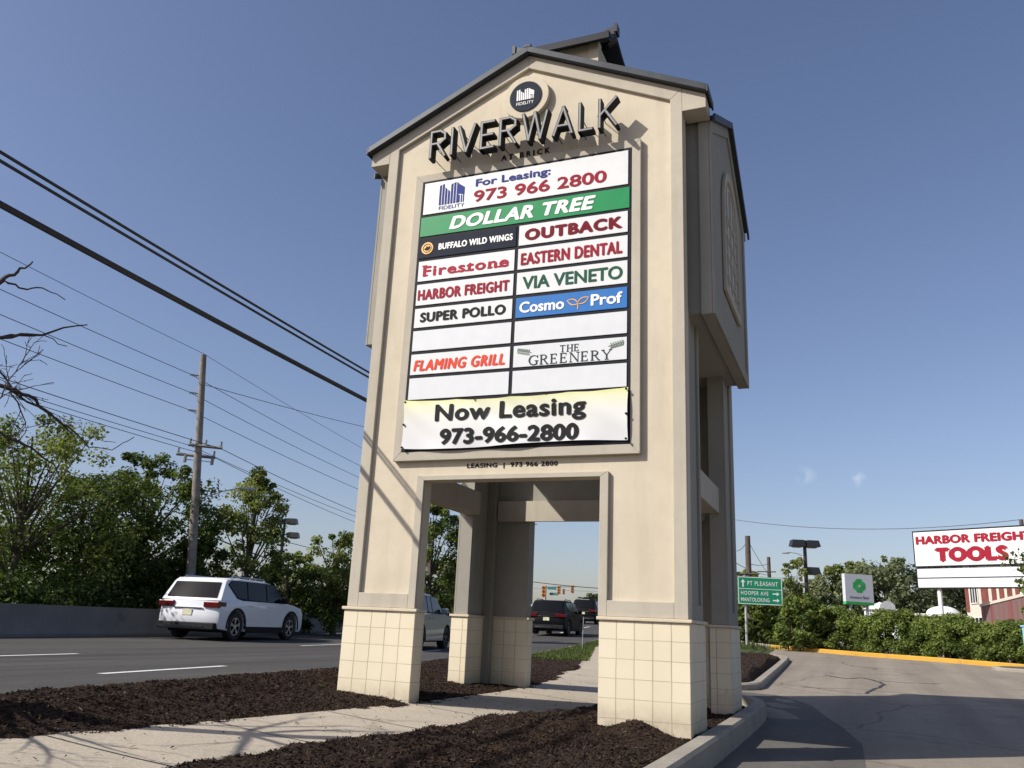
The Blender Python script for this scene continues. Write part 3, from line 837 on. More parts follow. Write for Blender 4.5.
# dark ridge caps rising towards both ends
zr = 9.25+0.40
for xe_, sg in ((x0+0.04, 1), (x1-0.04, -1)):
    P_c = [(xe_, zr+0.02), (xe_, zr+0.25), (xe_+sg*0.30, zr+0.16), (xe_+sg*0.62, zr+0.10), (xe_+sg*0.62, zr-0.06), (xe_+sg*0.12, zr-0.06)]
    capm = tb(); capm.prism(P_c, KY-0.06, KY+0.06)
    capm.box(xe_-0.025, xe_+0.025, KY-0.08, KY+0.08, zr+0.12, zr+0.27)
    capm.build('ridge_cap', M['bronze'], cup)
for k in (0.36, 0.62):
    x = x0+(x1-x0)*k; cr_.box(x-0.03, x+0.03, KY-0.06, KY+0.06, zr+0.03, zr+0.15)
for y in (KY-ye-0.03, KY+ye):
    cr_.box(KX-0.52, x1+0.02, y, y+0.03, 9.22, 9.33)
cr_.build('cupola_roof', M['roof_dark'], cup)

# sign cabinet in its raised frame
md = tb()
xa, xb, za, zb = 0.597, 3.564, 3.0, 6.83
wv = 0.115
for q in ([(xa-wv,za-wv),(xb+wv,za-wv),(xb,za),(xa,za)], [(xa,zb),(xb,zb),(xb+wv,zb+wv),(xa-wv,zb+wv)],
          [(xa-wv,za-wv),(xa,za),(xa,zb),(xa-wv,zb+wv)], [(xb,za),(xb+wv,za-wv),(xb+wv,zb+wv),(xb,zb)]):
    md.prism(q, -0.022, 0.049)
md.build('sign_surround', M['stucco_trim'], tower, bevel=0.006)
cabm = tb(); cabm.box(xa+0.001, xb-0.001, -0.028, 0.049, za+0.001, zb-0.001)
cab = cabm.build('sign_cabinet', M['black'], tower, bevel=0.004)
YP = -0.038; YT = -0.0425
def panel(x0, x1, z0, z1, mat, label=None):
    p = tb(); p.box(x0, x1, YP, -0.0285, z0, z1)
    o = p.build('sign_panel', mat, tower)
    if label: o['label'] = label
    return o
def letters(par, items, mat, name='lettering', y=YT):
    t = tb()
    for s, x0, x1, z0, z1, kw in items: fit_text(t, s, x0, x1, z0, z1, on_front(y), **kw)
    return t.build(name, mat, par, normals=False)
def shape(par, polys, mat, name, y=YT):
    t = tb()
    for p in polys: t.prism(p, y, y+0.003)
    return t.build(name, mat, par)
XL0, XL1, XR0, XR1 = 0.642, 2.034, 2.084, 3.522
BOLD = dict(offset=0.022); MID = dict(offset=0.008, bold=0.03)
# row 1
p = panel(XL0, XR1, 6.315, 6.79, M['white'], 'white leasing panel with phone number, top of the sign')
letters(p, [('For Leasing:', 1.417, 2.489, 6.587, 6.73, MID)], M['navy'])
letters(p, [('973 966 2800', 1.399, 3.246, 6.386, 6.56, dict(offset=0.012, bold=0.02))], M['crimson'])
def emblem_polys(cx, z0, w, h):
    """a row of upright bars with slanted tops, like a block of buildings"""
    P = []
    bars = [(0.00,0.07,0.80,0.84),(0.10,0.17,0.88,0.93),(0.20,0.30,0.0,0.0),(0.33,0.40,0.70,0.66),(0.43,0.47,0.62,0.58),(0.50,0.57,0.90,0.95),(0.60,0.70,0.0,0.0)]
    xs = [0.0, 0.115, 0.23, 0.345, 0.46, 0.575, 0.69]
    hs = [(0.93,0.98),(0.98,1.0),(0.84,0.72),(0.70,0.60),(0.92,0.97),(0.97,1.0),(1.0,0.92)]
    for x, (a, b) in zip(xs, hs):
        P.append([(cx-w/2+x*w, z0), (cx-w/2+(x+0.075)*w, z0), (cx-w/2+(x+0.075)*w, z0+b*h), (cx-w/2+x*w, z0+a*h)])
    P.append([(cx-w/2+0.765*w, z0+0.42*h), (cx+w/2, z0+0.36*h), (cx+w/2, z0+0.70*h), (cx-w/2+0.765*w, z0+0.9*h)])
    for x in (0.78, 0.87, 0.95):
        P.append([(cx-w/2+x*w, z0), (cx-w/2+(x+0.04)*w, z0), (cx-w/2+(x+0.04)*w, z0+0.34*h), (cx-w/2+x*w, z0+0.36*h)])
    return P
shape(p, emblem_polys(1.065, 6.425, 0.38, 0.315), M['navy'], 'emblem')
letters(p, [('FIDELITY', 0.88, 1.265, 6.352, 6.405, dict(offset=0.0))], M['navy'])
# row 2
p = panel(XL0-0.02, XR1+0.02, 5.985, 6.27, M['green_sign'], 'green panel in white italic capitals')
letters(p, [('DOLLAR TREE', 1.06, 3.11, 6.032, 6.226, dict(offset=0.015, bold=0.05, shear=0.24, space=1.08))], M['white_p'])
# tenant rows
Zr = [5.965, 5.635, 5.30, 4.955, 4.64, 4.315, 3.99, 3.655]
g_ = 0.024
def cell(i, side): return ((XL0, XL1) if side == 0 else (XR0, XR1)) + (Zr[i+1]+g_, Zr[i]-g_)
x0, x1, z0, z1 = cell(0, 0)
p = panel(x0-0.02, x1+0.01, z0, z1, M['navy_black'], 'navy black panel with small white capitals and round emblem')
letters(p, [('BUFFALO WILD WINGS', 0.922, 2.0, 5.752, 5.846, dict(offset=0.008, bold=0.05, space=1.1))], M['white_p'])
t = tb(); t.disc((0.752, YT, 5.80), 0.088, 0.003, 28); em = t.build('emblem', M['gold'], p)
t = tb(); t.disc((0.752, YT-0.003, 5.80), 0.064, 0.002, 28, r_in=0.056)
wing = [(0.705,5.79),(0.735,5.765),(0.775,5.768),(0.80,5.80),(0.785,5.832),(0.765,5.812),(0.74,5.842),(0.738,5.812)]
t.prism(wing, YT-0.003, YT-0.001); t.build('emblem_figure', M['ink'], p)
p = panel(*cell(0, 1), M['white'], 'white panel with heavy maroon lettering'); letters(p, [('OUTBACK', 2.165, 3.46, 5.715, 5.88, dict(offset=0.015, bold=0.075, space=1.16))], M['maroon'])
p = panel(*cell(1, 0), M['white'], 'white panel with red slab lettering in mixed case'); letters(p, [('Firestone', 0.715, 1.96, 5.385, 5.535, dict(offset=0.01, bold=0.04, space=1.15))], M['red'])
t = tb()
for x, z in ((0.70,5.53),(0.72,5.39),(1.17,5.39),(1.34,5.39),(1.66,5.39),(1.79,5.39)):
    t.box(x, x+0.07, YT-0.001, YT+0.002, z, z+0.02)
t.build('serif', M['red'], p)
p = panel(*cell(1, 1), M['white'], 'white panel with tall condensed red capitals'); letters(p, [('EASTERN DENTAL', 2.125, 3.46, 5.375, 5.545, dict(offset=0.008, bold=0.045, space=1.1))], M['crimson'])
p = panel(*cell(2, 0), M['white'], 'white panel with bold red capitals'); letters(p, [('HARBOR FREIGHT', 0.665, 1.985, 5.045, 5.20, dict(offset=0.008, bold=0.05, space=1.1))], M['crimson'])
p = panel(*cell(2, 1), M['white'], 'white panel with dark green capitals'); letters(p, [('VIA VENETO', 2.16, 3.465, 5.04, 5.215, dict(offset=0.012, bold=0.022))], M['dkgreen'])
p = panel(*cell(3, 0), M['white'], 'white panel with wide black capitals'); letters(p, [('SUPER POLLO', 0.725, 1.95, 4.73, 4.87, dict(offset=0.008, bold=0.065, space=1.1))], M['ink'])
p = panel(*cell(3, 1), M['blue_sign'], 'blue panel with white lettering and two orange leaves')
letters(p, [('Cosmo', 2.135, 2.73, 4.722, 4.872, dict(offset=0.01, bold=0.03)), ('Prof', 3.07, 3.465, 4.725, 4.875, dict(offset=0.01, bold=0.03))], M['white_p'])
t = tb()
def leaf_loop(cx, cz, w, h, ang, n=12):
    pts = []
    for k in range(n+1):
        a = k/n; pts.append((a-0.5, 0.5*math.sin(math.pi*a)))
    for k in range(n-1, 0, -1):
        a = k/n; pts.append((a-0.5, -0.5*math.sin(math.pi*a)))
    c, s = math.cos(ang), math.sin(ang)
    return [(cx+x*w*c-y*h*s, cz+x*w*s+y*h*c) for x, y in pts]
for cx, cz, w, h, a in ((2.84, 4.80, 0.17, 0.085, -0.35), (2.97, 4.81, 0.17, 0.085, 0.45)):
    P = leaf_loop(cx, cz, w, h, a); Q = leaf_loop(cx, cz, w*0.84, h*0.68, a)
    n = len(P)
    for i in range(n): t.prism([P[i], P[(i+1) % n], Q[(i+1) % n], Q[i]], YT, YT+0.003)
t.box(2.90, 2.912, YT-0.0003, YT+0.002, 4.70, 4.78)
t.build('leaf_emblem', M['gold'], p)
panel(*cell(4, 0), M['white_b'], 'blank white panel below the wide black capitals')
panel(*cell(4, 1), M['white_b'], 'blank white panel below the blue one')
p = panel(*cell(5, 0), M['white'], 'white panel with slanted orange red capitals'); letters(p, [('FLAMING GRILL', 0.685, 1.975, 4.058, 4.21, dict(offset=0.0, bold=0.065, shear=0.2, space=1.14))], M['redbright'])
p = panel(*cell(5, 1), M['white_b'], 'white panel with black serif capitals between two sprigs')
# serif capitals from thick and thin strokes
def serif_text(mb, s, x0, x1, z0, z1, y):
    GL = {'T': (0.9, [((.45,0),(.45,1),.15),((.03,.96),(.87,.96),.07),((.05,.82),(.05,.98),.06),((.85,.82),(.85,.98),.06),((.25,.03),(.65,.03),.06)]),
          'H': (1.0, [((.18,0),(.18,1),.15),((.82,0),(.82,1),.15),((.18,.5),(.82,.5),.06),((.02,.03),(.36,.03),.06),((.02,.97),(.36,.97),.06),((.64,.03),(.98,.03),.06),((.64,.97),(.98,.97),.06)]),
          'E': (0.85, [((.2,0),(.2,1),.15),((.04,.03),(.78,.03),.07),((.04,.97),(.75,.97),.07),((.2,.52),(.6,.52),.06),((.77,.0),(.77,.22),.06),((.74,.8),(.74,1),.06),((.6,.4),(.6,.64),.05)]),
          'G': (1.0, [((.9,.8),(.75,.93),.08),((.75,.93),(.5,.98),.07),((.5,.98),(.24,.88),.10),((.24,.88),(.1,.62),.14),((.1,.62),(.1,.38),.16),((.1,.38),(.24,.12),.14),((.24,.12),(.5,.02),.10),((.5,.02),(.8,.08),.08),((.82,.05),(.82,.42),.14),((.62,.43),(.98,.43),.06),((.9,.72),(.9,1),.05)]),
          'R': (0.95, [((.2,0),(.2,1),.15),((.04,.03),(.38,.03),.06),((.04,.97),(.5,.97),.07),((.5,.97),(.7,.86),.1),((.7,.86),(.7,.64),.14),((.7,.64),(.5,.52),.1),((.5,.52),(.2,.52),.06),((.45,.52),(.82,.03),.14),((.72,.03),(.96,.03),.06)]),
          'N': (1.0, [((.15,0),(.15,1),.06),((.15,.98),(.85,.02),.15),((.85,0),(.85,1),.06),((.02,.03),(.3,.03),.06),((.02,.97),(.24,.97),.06),((.7,.97),(.98,.97),.06)]),
          'Y': (1.0, [((.12,.97),(.5,.45),.14),((.86,.97),(.5,.45),.06),((.5,0),(.5,.47),.15),((.32,.03),(.68,.03),.06),((.0,.97),(.3,.97),.06),((.7,.97),(1,.97),.06)])}
    tot = sum(GL[c][0]+0.08 for c in s)-0.08; k = (x1-x0)/tot; h = z1-z0; x = x0
    for i, c in enumerate(s):
        w, st = GL[c]
        for q, (a, b, t) in enumerate(st):
            pl = seg_poly((x+a[0]*w*k, z0+a[1]*h), (x+b[0]*w*k, z0+b[1]*h), t*h)
            mb.prism([(v.x, v.y) for v in pl], y-0.00025*q, y+0.003)
        x += (w+0.08)*k
t = tb(); serif_text(t, 'THE', 2.69, 2.94, 4.163, 4.252, YT); serif_text(t, 'GREENERY', 2.285, 3.345, 4.026, 4.150, YT)
t.build('lettering', M['ink_grey'], p)
t = tb()
for sx, cx in ((1, 2.22), (-1, 3.40)):
    t.prism([(cx-sx*0.08, 4.225), (cx+sx*0.1, 4.185), (cx+sx*0.1, 4.193), (cx-sx*0.08, 4.233)], YT, YT+0.003)
    for k in range(6):
        x = cx-sx*(0.075-0.028*k); z = 4.222-0.006*k
        for s in (-1, 1):
            t.prism(leaf_loop(x, z+s*0.02, 0.045, 0.018, s*sx*1.0+ (0 if sx > 0 else math.pi)), YT-0.001, YT+0.002)
t.build('sprig_emblem', M['olive'], p)
panel(*cell(6, 0), M['white_b'], 'blank white panel under the slanted orange red capitals')
panel(*cell(6, 1), M['white_b'], 'blank white panel under the serif capitals')

# small lettering on the stucco, round emblem
t = tb()
fit_text(t, 'AT BRICK', 1.735, 2.44, 7.0, 7.085, on_front(0.044), bold=0.06, offset=0.01, space=1.6)
o = t.build('small_lettering', M['ink'], front, normals=False)
t = tb(); fit_text(t, 'LEASING  |  973 966 2800', 1.50, 2.68, 2.768, 2.842, on_front(0.046), bold=0.05, offset=0.01, space=1.15)
o = t.build('small_lettering', M['ink'], front, normals=False)
t = tb(); t.disc((2.085, -0.03, 7.885), 0.33, 0.079, 48); ring = t.build('emblem_medallion', M['stucco'], tower, bevel=0.006)
t = tb(); t.disc((2.085, -0.045, 7.885), 0.23, 0.0148, 48); t.build('emblem_disc', M['navy_black'], ring)
t = tb()
for q in emblem_polys(2.085, 7.83, 0.25, 0.17): t.prism(q, -0.049, -0.0452)
fit_text(t, 'FIDELITY', 1.96, 2.21, 7.755, 7.80, on_front(-0.049), offset=0.0)
t.build('emblem_mark', M['white_p'], ring, normals=False)

# RIVERWALK: thin stroked channel letters standing off the wall
GLY = {'R': (0.62, [((0,0),(0,1)),((0,1),(.40,1)),((.40,1),(.60,.86)),((.60,.86),(.60,.66)),((.60,.66),(.40,.52)),((.40,.52),(0,.52)),((.28,.52),(.62,0))]),
       'I': (0.0, [((0,0),(0,1))]), 'V': (0.66, [((0,1),(.33,0)),((.33,0),(.66,1))]),
       'E': (0.5, [((0,0),(0,1)),((0,0),(.5,0)),((0,.5),(.46,.5)),((0,1),(.5,1))]),
       'W': (0.95, [((0,1),(.24,0)),((.24,0),(.475,1)),((.475,1),(.71,0)),((.71,0),(.95,1))]),
       'A': (0.70, [((0,0),(.35,1)),((.35,1),(.70,0)),((.12,.32),(.58,.32))]),
       'L': (0.46, [((0,0),(0,1)),((0,0),(.46,0))]),
       'K': (0.60, [((0,0),(0,1)),((0,.42),(.60,1)),((.2,.6),(.62,0))])}
word = 'RIVERWALK'; gap = 0.30; tot = sum(GLY[c][0] for c in word)+gap*(len(word)-1)
lx0, lx1, lz0, lz1 = 0.80, 3.41, 7.055, 7.445
H_ = lz1-lz0; kx = (lx1-lx0)/tot; x = lx0; SW = 0.044
for c in word:
    w, st = GLY[c]
    body = tb(); face = tb()
    for q, (a, b) in enumerate(st):
        A0 = Vector((x+a[0]*kx, lz0+a[1]*H_)); B0 = Vector((x+b[0]*kx, lz0+b[1]*H_))
        tdir = (B0-A0).normalized()*SW*0.5
        pl = seg_poly(A0-tdir, B0+tdir, SW); body.prism([(v.x, v.y) for v in pl], -0.25+0.0006*q, -0.125+0.0004*q)
        pl = seg_poly(A0-tdir*0.5, B0+tdir*0.5, SW*0.55); face.prism([(v.x, v.y) for v in pl], -0.256+0.0003*q, -0.2505+0.0006*q)
    # stand-off pins to the wall
    a, b = st[0]
    for f in (0.12, 0.6):
        px, pz = x+(a[0]+(b[0]-a[0])*f)*kx, lz0+(a[1]+(b[1]-a[1])*f)*H_
        body.box(px-0.004, px+0.004, -0.125, 0.05, pz-0.004, pz+0.004)
    lo = body.build('channel_letter', M['letter_side'], tower)
    face.build('letter_face', M['letter_face'], lo)
    x += (w+gap)*kx

# the leasing banner tied over the bottom of the sign
ban = empty('banner', (2.07, -0.06, 3.02))
tag(ban, 'white and yellow vinyl banner reading Now Leasing tied below the sign panels', 'banner')
bo = (2.07, -0.06, 3.02)
bvs, bfs = [], []
nu, nv = 60, 14
def ban_y(u, v):
    return -0.066+0.012*math.sin(u*21)*(1-v)**2+0.008*math.sin(u*9+v*5)+0.006*math.sin(u*47+v*12)*v+0.001*math.sin((u+v*0.35)*33)
for j in range(nv+1):
    for i in range(nu+1):
        u, v = i/nu, j/nv
        x = 0.612+2.935*u+0.006*math.sin(v*3)*(1-2*u)
        zt = 3.665-0.03*math.sin(math.pi*u)-0.012*abs(math.sin(u*math.pi*4)); zb_ = 3.035-0.02*math.sin(math.pi*u*2)+0.02*u*0
        bvs.append((x, ban_y(u, v), zb_+(zt-zb_)*v))
for j in range(nv):
    for i in range(nu):
        a = j*(nu+1)+i; bfs.append((a, a+1, a+nu+2, a+nu+1))
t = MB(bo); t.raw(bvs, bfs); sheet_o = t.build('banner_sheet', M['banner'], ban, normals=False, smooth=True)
def ban_place(u, v, d=0.0):
    uu = (u-0.612)/2.935; vv = (v-3.02)/0.63
    return (u, ban_y(uu, vv)-0.008-d, v)
t = MB(bo)
fit_text(t, 'Now Leasing', 1.07, 3.05, 3.30, 3.585, ban_place, offset=0.012, bold=0.032, space=1.08)
fit_text(t, '973-966-2800', 1.155, 2.965, 3.062, 3.268, ban_place, offset=0.012, bold=0.055, space=1.04)
t.build('lettering', M['ink'], ban, normals=False)
t = MB(bo)
for u, v in ((0.0,1),(0.33,1),(0.66,1),(1,1),(0,0.5),(1,0.5),(0,0),(0.5,0),(1,0)):
    x = 0.63+2.90*u; z = 3.05+0.59*v
    t.disc((x, -0.082, z), 0.014, 0.012, 12)
t.build('grommet', M['ink'], ban)

exec_parts = []

# ------------------------------------------------------------------ vegetation
def leaf_arrays(centers, radii, per, size, tint_base, seed, squash=0.75):
    r = np.random.default_rng(seed)
    n = len(centers)*per
    c = np.repeat(np.asarray(centers, float), per, 0)
    rad = np.repeat(np.asarray(radii, float), per)
    d = r.normal(size=(n, 3)); d /= np.linalg.norm(d, axis=1)[:, None]
    rr = r.random(n)**0.45
    p = c+d*rad[:, None]*rr[:, None]*np.array([1, 1, squash])
    # leaf axes: outward-ish and drooping
    # blades face outwards and up, as leaves turn to the light, with plenty of scatter
    nr = d*0.75+r.normal(size=(n, 3))*0.55+np.array([0, 0, 0.5]); nr /= np.linalg.norm(nr, axis=1)[:, None]
    q = r.normal(size=(n, 3)); ax = np.cross(nr, q); ax /= np.linalg.norm(ax, axis=1)[:, None]
    b = np.cross(nr, ax)
    s = size*r.uniform(0.45, 1.35, n)
    l_ = ax*s[:, None]; w_ = b*(s*0.36)[:, None]
    nn = np.cross(ax, b)*(s*0.12)[:, None]
    v = np.stack([p-l_*0.5, p+w_*0.9-nn, p+l_*0.55, p-w_*0.9-nn], 1).reshape(-1, 3)
    tint = np.repeat(np.asarray(tint_base, float), per)+r.normal(size=n)*0.2
    return v, np.repeat(np.clip(tint, 0, 1), 4)
def leaf_mesh(name, v, tint, mat):
    n = len(v)//4
    me = bpy.data.meshes.new(name)
    me.vertices.add(len(v)); me.vertices.foreach_set('co', np.asarray(v, np.float32).ravel())
    me.loops.add(4*n); me.loops.foreach_set('vertex_index', np.arange(4*n, dtype=np.int32))
    me.polygons.add(n); me.polygons.foreach_set('loop_start', np.arange(0, 4*n, 4, dtype=np.int32))
    me.polygons.foreach_set('loop_total', np.full(n, 4, dtype=np.int32))
    me.update(calc_edges=True)
    a = me.attributes.new('tint', 'FLOAT', 'POINT'); a.data.foreach_set('value', np.asarray(tint, np.float32))
    me.materials.append(mat)
    return me
def leaf_obj(name, v, tint, mat, parent=None):
    o = bpy.data.objects.new(name, leaf_mesh(name, v, tint, mat)); col.objects.link(o)
    if parent is not None: o.parent = parent
    return o

def tree(name, label, cat, base, H, rad, mat, seed, clumps=70, per=110, leaf=0.16, low=0.2, shape='round', group=None, trunk_r=0.13, cr_=0.30, bark='bark'):
    """root Empty > trunk (with limbs), crown; local coordinates"""
    r = np.random.default_rng(seed)
    root = empty(name, base)
    tag(root, label, cat, group)
    cen, rd, tt = [], [], []
    t = MB()
    bend = r.normal(size=2)*0.04*H
    trunk = [(bend[0]*math.sin(k/6*2.2)*k/6, bend[1]*math.sin(k/6*1.7)*k/6, H*0.9*k/6) for k in range(7)]
    t.tube(trunk, [trunk_r*(1-0.88*k/6)+0.01 for k in range(7)], 9)
    def env(h):   # crown half-width at relative height
        if shape == 'cone': return max(0.05, (1.02-h))**0.8*min(1, 0.35+h*4)
        if shape == 'egg': return (max(0.0, math.sin(math.pi*min(1, h**0.75*0.97+0.03))))**0.75
        if shape == 'spread': return math.sqrt(max(0.0, 1-((h-0.62)/0.46)**2)) if abs(h-0.62) < 0.46 else 0
        return math.sqrt(max(0.0, 1-((h-0.55)/0.5)**2)) if abs(h-0.55) < 0.5 else 0
    lobes = r.normal(size=(7, 2))
    n = 0; guard = 0
    while n < clumps and guard < clumps*30:
        guard += 1
        h = low+(1.0-low)*r.random(); a = r.random()*2*math.pi
        lob = 1+0.22*sum(math.sin((i+1)*a+l[0]*3+h*l[1]*4) for i, l in enumerate(lobes[:4]))/2
        q = r.random()**0.45
        ra = rad*env(h)*lob*q
        if ra <= 0.01 and shape != 'cone': continue
        x, y, z = ra*math.cos(a), ra*math.sin(a), H*h
        cs = cr_*rad*(0.55+0.75*r.random())*(0.6 if h > 0.85 else 1)
        cen.append((x, y, z)); rd.append(cs); tt.append(np.clip(0.43+0.3*r.normal()+0.25*(h-0.5), 0, 1))  # tint rises with height, painting the crown tops as sunlit
        n += 1
        if n % 3 == 0:       # a limb reaching into this clump
            k = min(5, max(1, int(h*0.62*6)))
            p0 = Vector(trunk[k]); p1 = Vector((x, y, z))
            mid = p0.lerp(p1, 0.5)+Vector((0, 0, -0.06*H*q+0.04*H))
            t.tube([p0, p0.lerp(mid, 0.6), mid, p1], [trunk_r*0.42, trunk_r*0.30, trunk_r*0.2, 0.012], 5, cap=False)
    t.build('trunk', M[bark], root, smooth=True)
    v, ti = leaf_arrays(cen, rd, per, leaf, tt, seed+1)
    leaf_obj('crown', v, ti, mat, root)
    return root
def px_tree(px, ytop, D, hw, name, label, cat, mat, seed, **kw):
    """a tree standing at distance D in direction px, as tall as it shows"""
    p = at(px, 600, D); tp = at(px, ytop, D)
    g = g1(p.x, p.y) - 0.05 + (0.5 if p.x < float(wall_x(p.y)) else 0)
    return tree(name, label, cat, (p.x, p.y, g), tp.z-g, hw*D/F*1.02, mat, seed, **kw)
TG = 'trees behind the concrete barrier'
px_tree(8, 418, 32.5, 100, 'spreading_tree', 'light green open tree spreading at the left edge of the view', 'tree', M['leaf_light'], 3, clumps=125, per=127, leaf=0.131, shape='spread', low=0.25, cr_=0.22, group=TG)
px_tree(70, 476, 34, 62, 'leafy_tree', 'mid green tree between the light spreading tree and the dark dense one', 'tree', M['leaf_mid'], 4, clumps=90, per=180, leaf=0.131, group=TG, low=0.1)
px_tree(135, 459, 34.5, 64, 'leafy_tree', 'big dark dense tree left of the leaning wooden utility pole', 'tree', M['leaf_dark'], 5, clumps=150, per=142, leaf=0.139, group=TG, low=0.08, cr_=0.22)
px_tree(192, 540, 34.5, 30, 'leafy_tree', 'low dark tree in front of the wooden utility pole foot', 'tree', M['leaf_dark'], 6, clumps=60, per=165, leaf=0.131, group=TG, low=0.08)
px_tree(243, 470, 36, 46, 'leafy_tree', 'upright pointed green tree right of the wooden utility pole', 'tree', M['leaf_light'], 7, clumps=105, per=112, leaf=0.139, shape='egg', group=TG, low=0.08, cr_=0.22)
px_tree(290, 554, 38, 34, 'leafy_tree', 'low round tree below the double lot lamp', 'tree', M['leaf_mid'], 8, clumps=70, per=150, leaf=0.131, group=TG, low=0.08)
px_tree(336, 532, 38, 34, 'leafy_tree', 'pale green tree beside the left edge of the sign tower', 'tree', M['leaf_light'], 9, clumps=75, per=150, leaf=0.139, group=TG, low=0.08)
px_tree(431, 505, 36, 34, 'leafy_tree', 'green tree seen through the left side opening of the tower', 'tree', M['leaf_mid'], 10, clumps=85, per=165, leaf=0.139, group=TG, low=0.05)
px_tree(462, 555, 60, 28, 'leafy_tree', 'smaller far tree between the tower piers', 'tree', M['leaf_far_haze'], 13, clumps=50, per=120, leaf=0.197, group=TG, low=0.05)

# dense low growth on the bank behind the barrier
cen, rd, tt = [], [], []
r = np.random.default_rng(77)
for y in np.arange(-16, 62, 0.42):
    for k in range(6):
        yy = y+r.uniform(-0.3, 0.3); xx = float(wall_x(yy))-0.75-r.random()*2.6
        hh = 0.55+(0.4+2.3*r.random()**1.3)*(0.55+0.45*math.sin(yy*0.7)**2)*min(1, (float(wall_x(yy))-xx)*0.45)
        cen.append((xx, yy, g1(xx, yy)+0.45+hh*0.6)); rd.append(0.38+0.35*r.random()); tt.append(0.02+0.22*r.random())  # low tints paint in the shade beneath the trees
v, ti = leaf_arrays(cen, rd, 60, 0.15, tt, 5)
tag(leaf_obj('undergrowth', v, ti, M['leaf_dark']), kind='stuff')

# concrete barrier along the far side of the road
bm_ = MB()
ysb = np.arange(-18, 60.1, 1.0)
vs, fs = [], []
prof = [(0.30, -0.05), (0.30, 0.08), (0.12, 0.30), (0.06, 0.83), (-0.10, 0.83), (-0.10, -0.1)]
for y in ysb:
    x = float(wall_x(y)); g = g1(x, y)
    for a, z in prof: vs.append((x+a, float(y), g+z))
k = len(prof)
for i in range(len(ysb)-1):
    for j in range(k-1): fs.append((i*k+j, i*k+j+1, (i+1)*k+j+1, (i+1)*k+j))
fs += [tuple(range(k)), tuple(range((len(ysb)-1)*k, len(ysb)*k))]
bm_.raw(vs, fs)
tag(bm_.build('concrete_barrier', M['barrier'], smooth=True), 'long grey concrete road barrier below the trees on the far side', 'barrier')

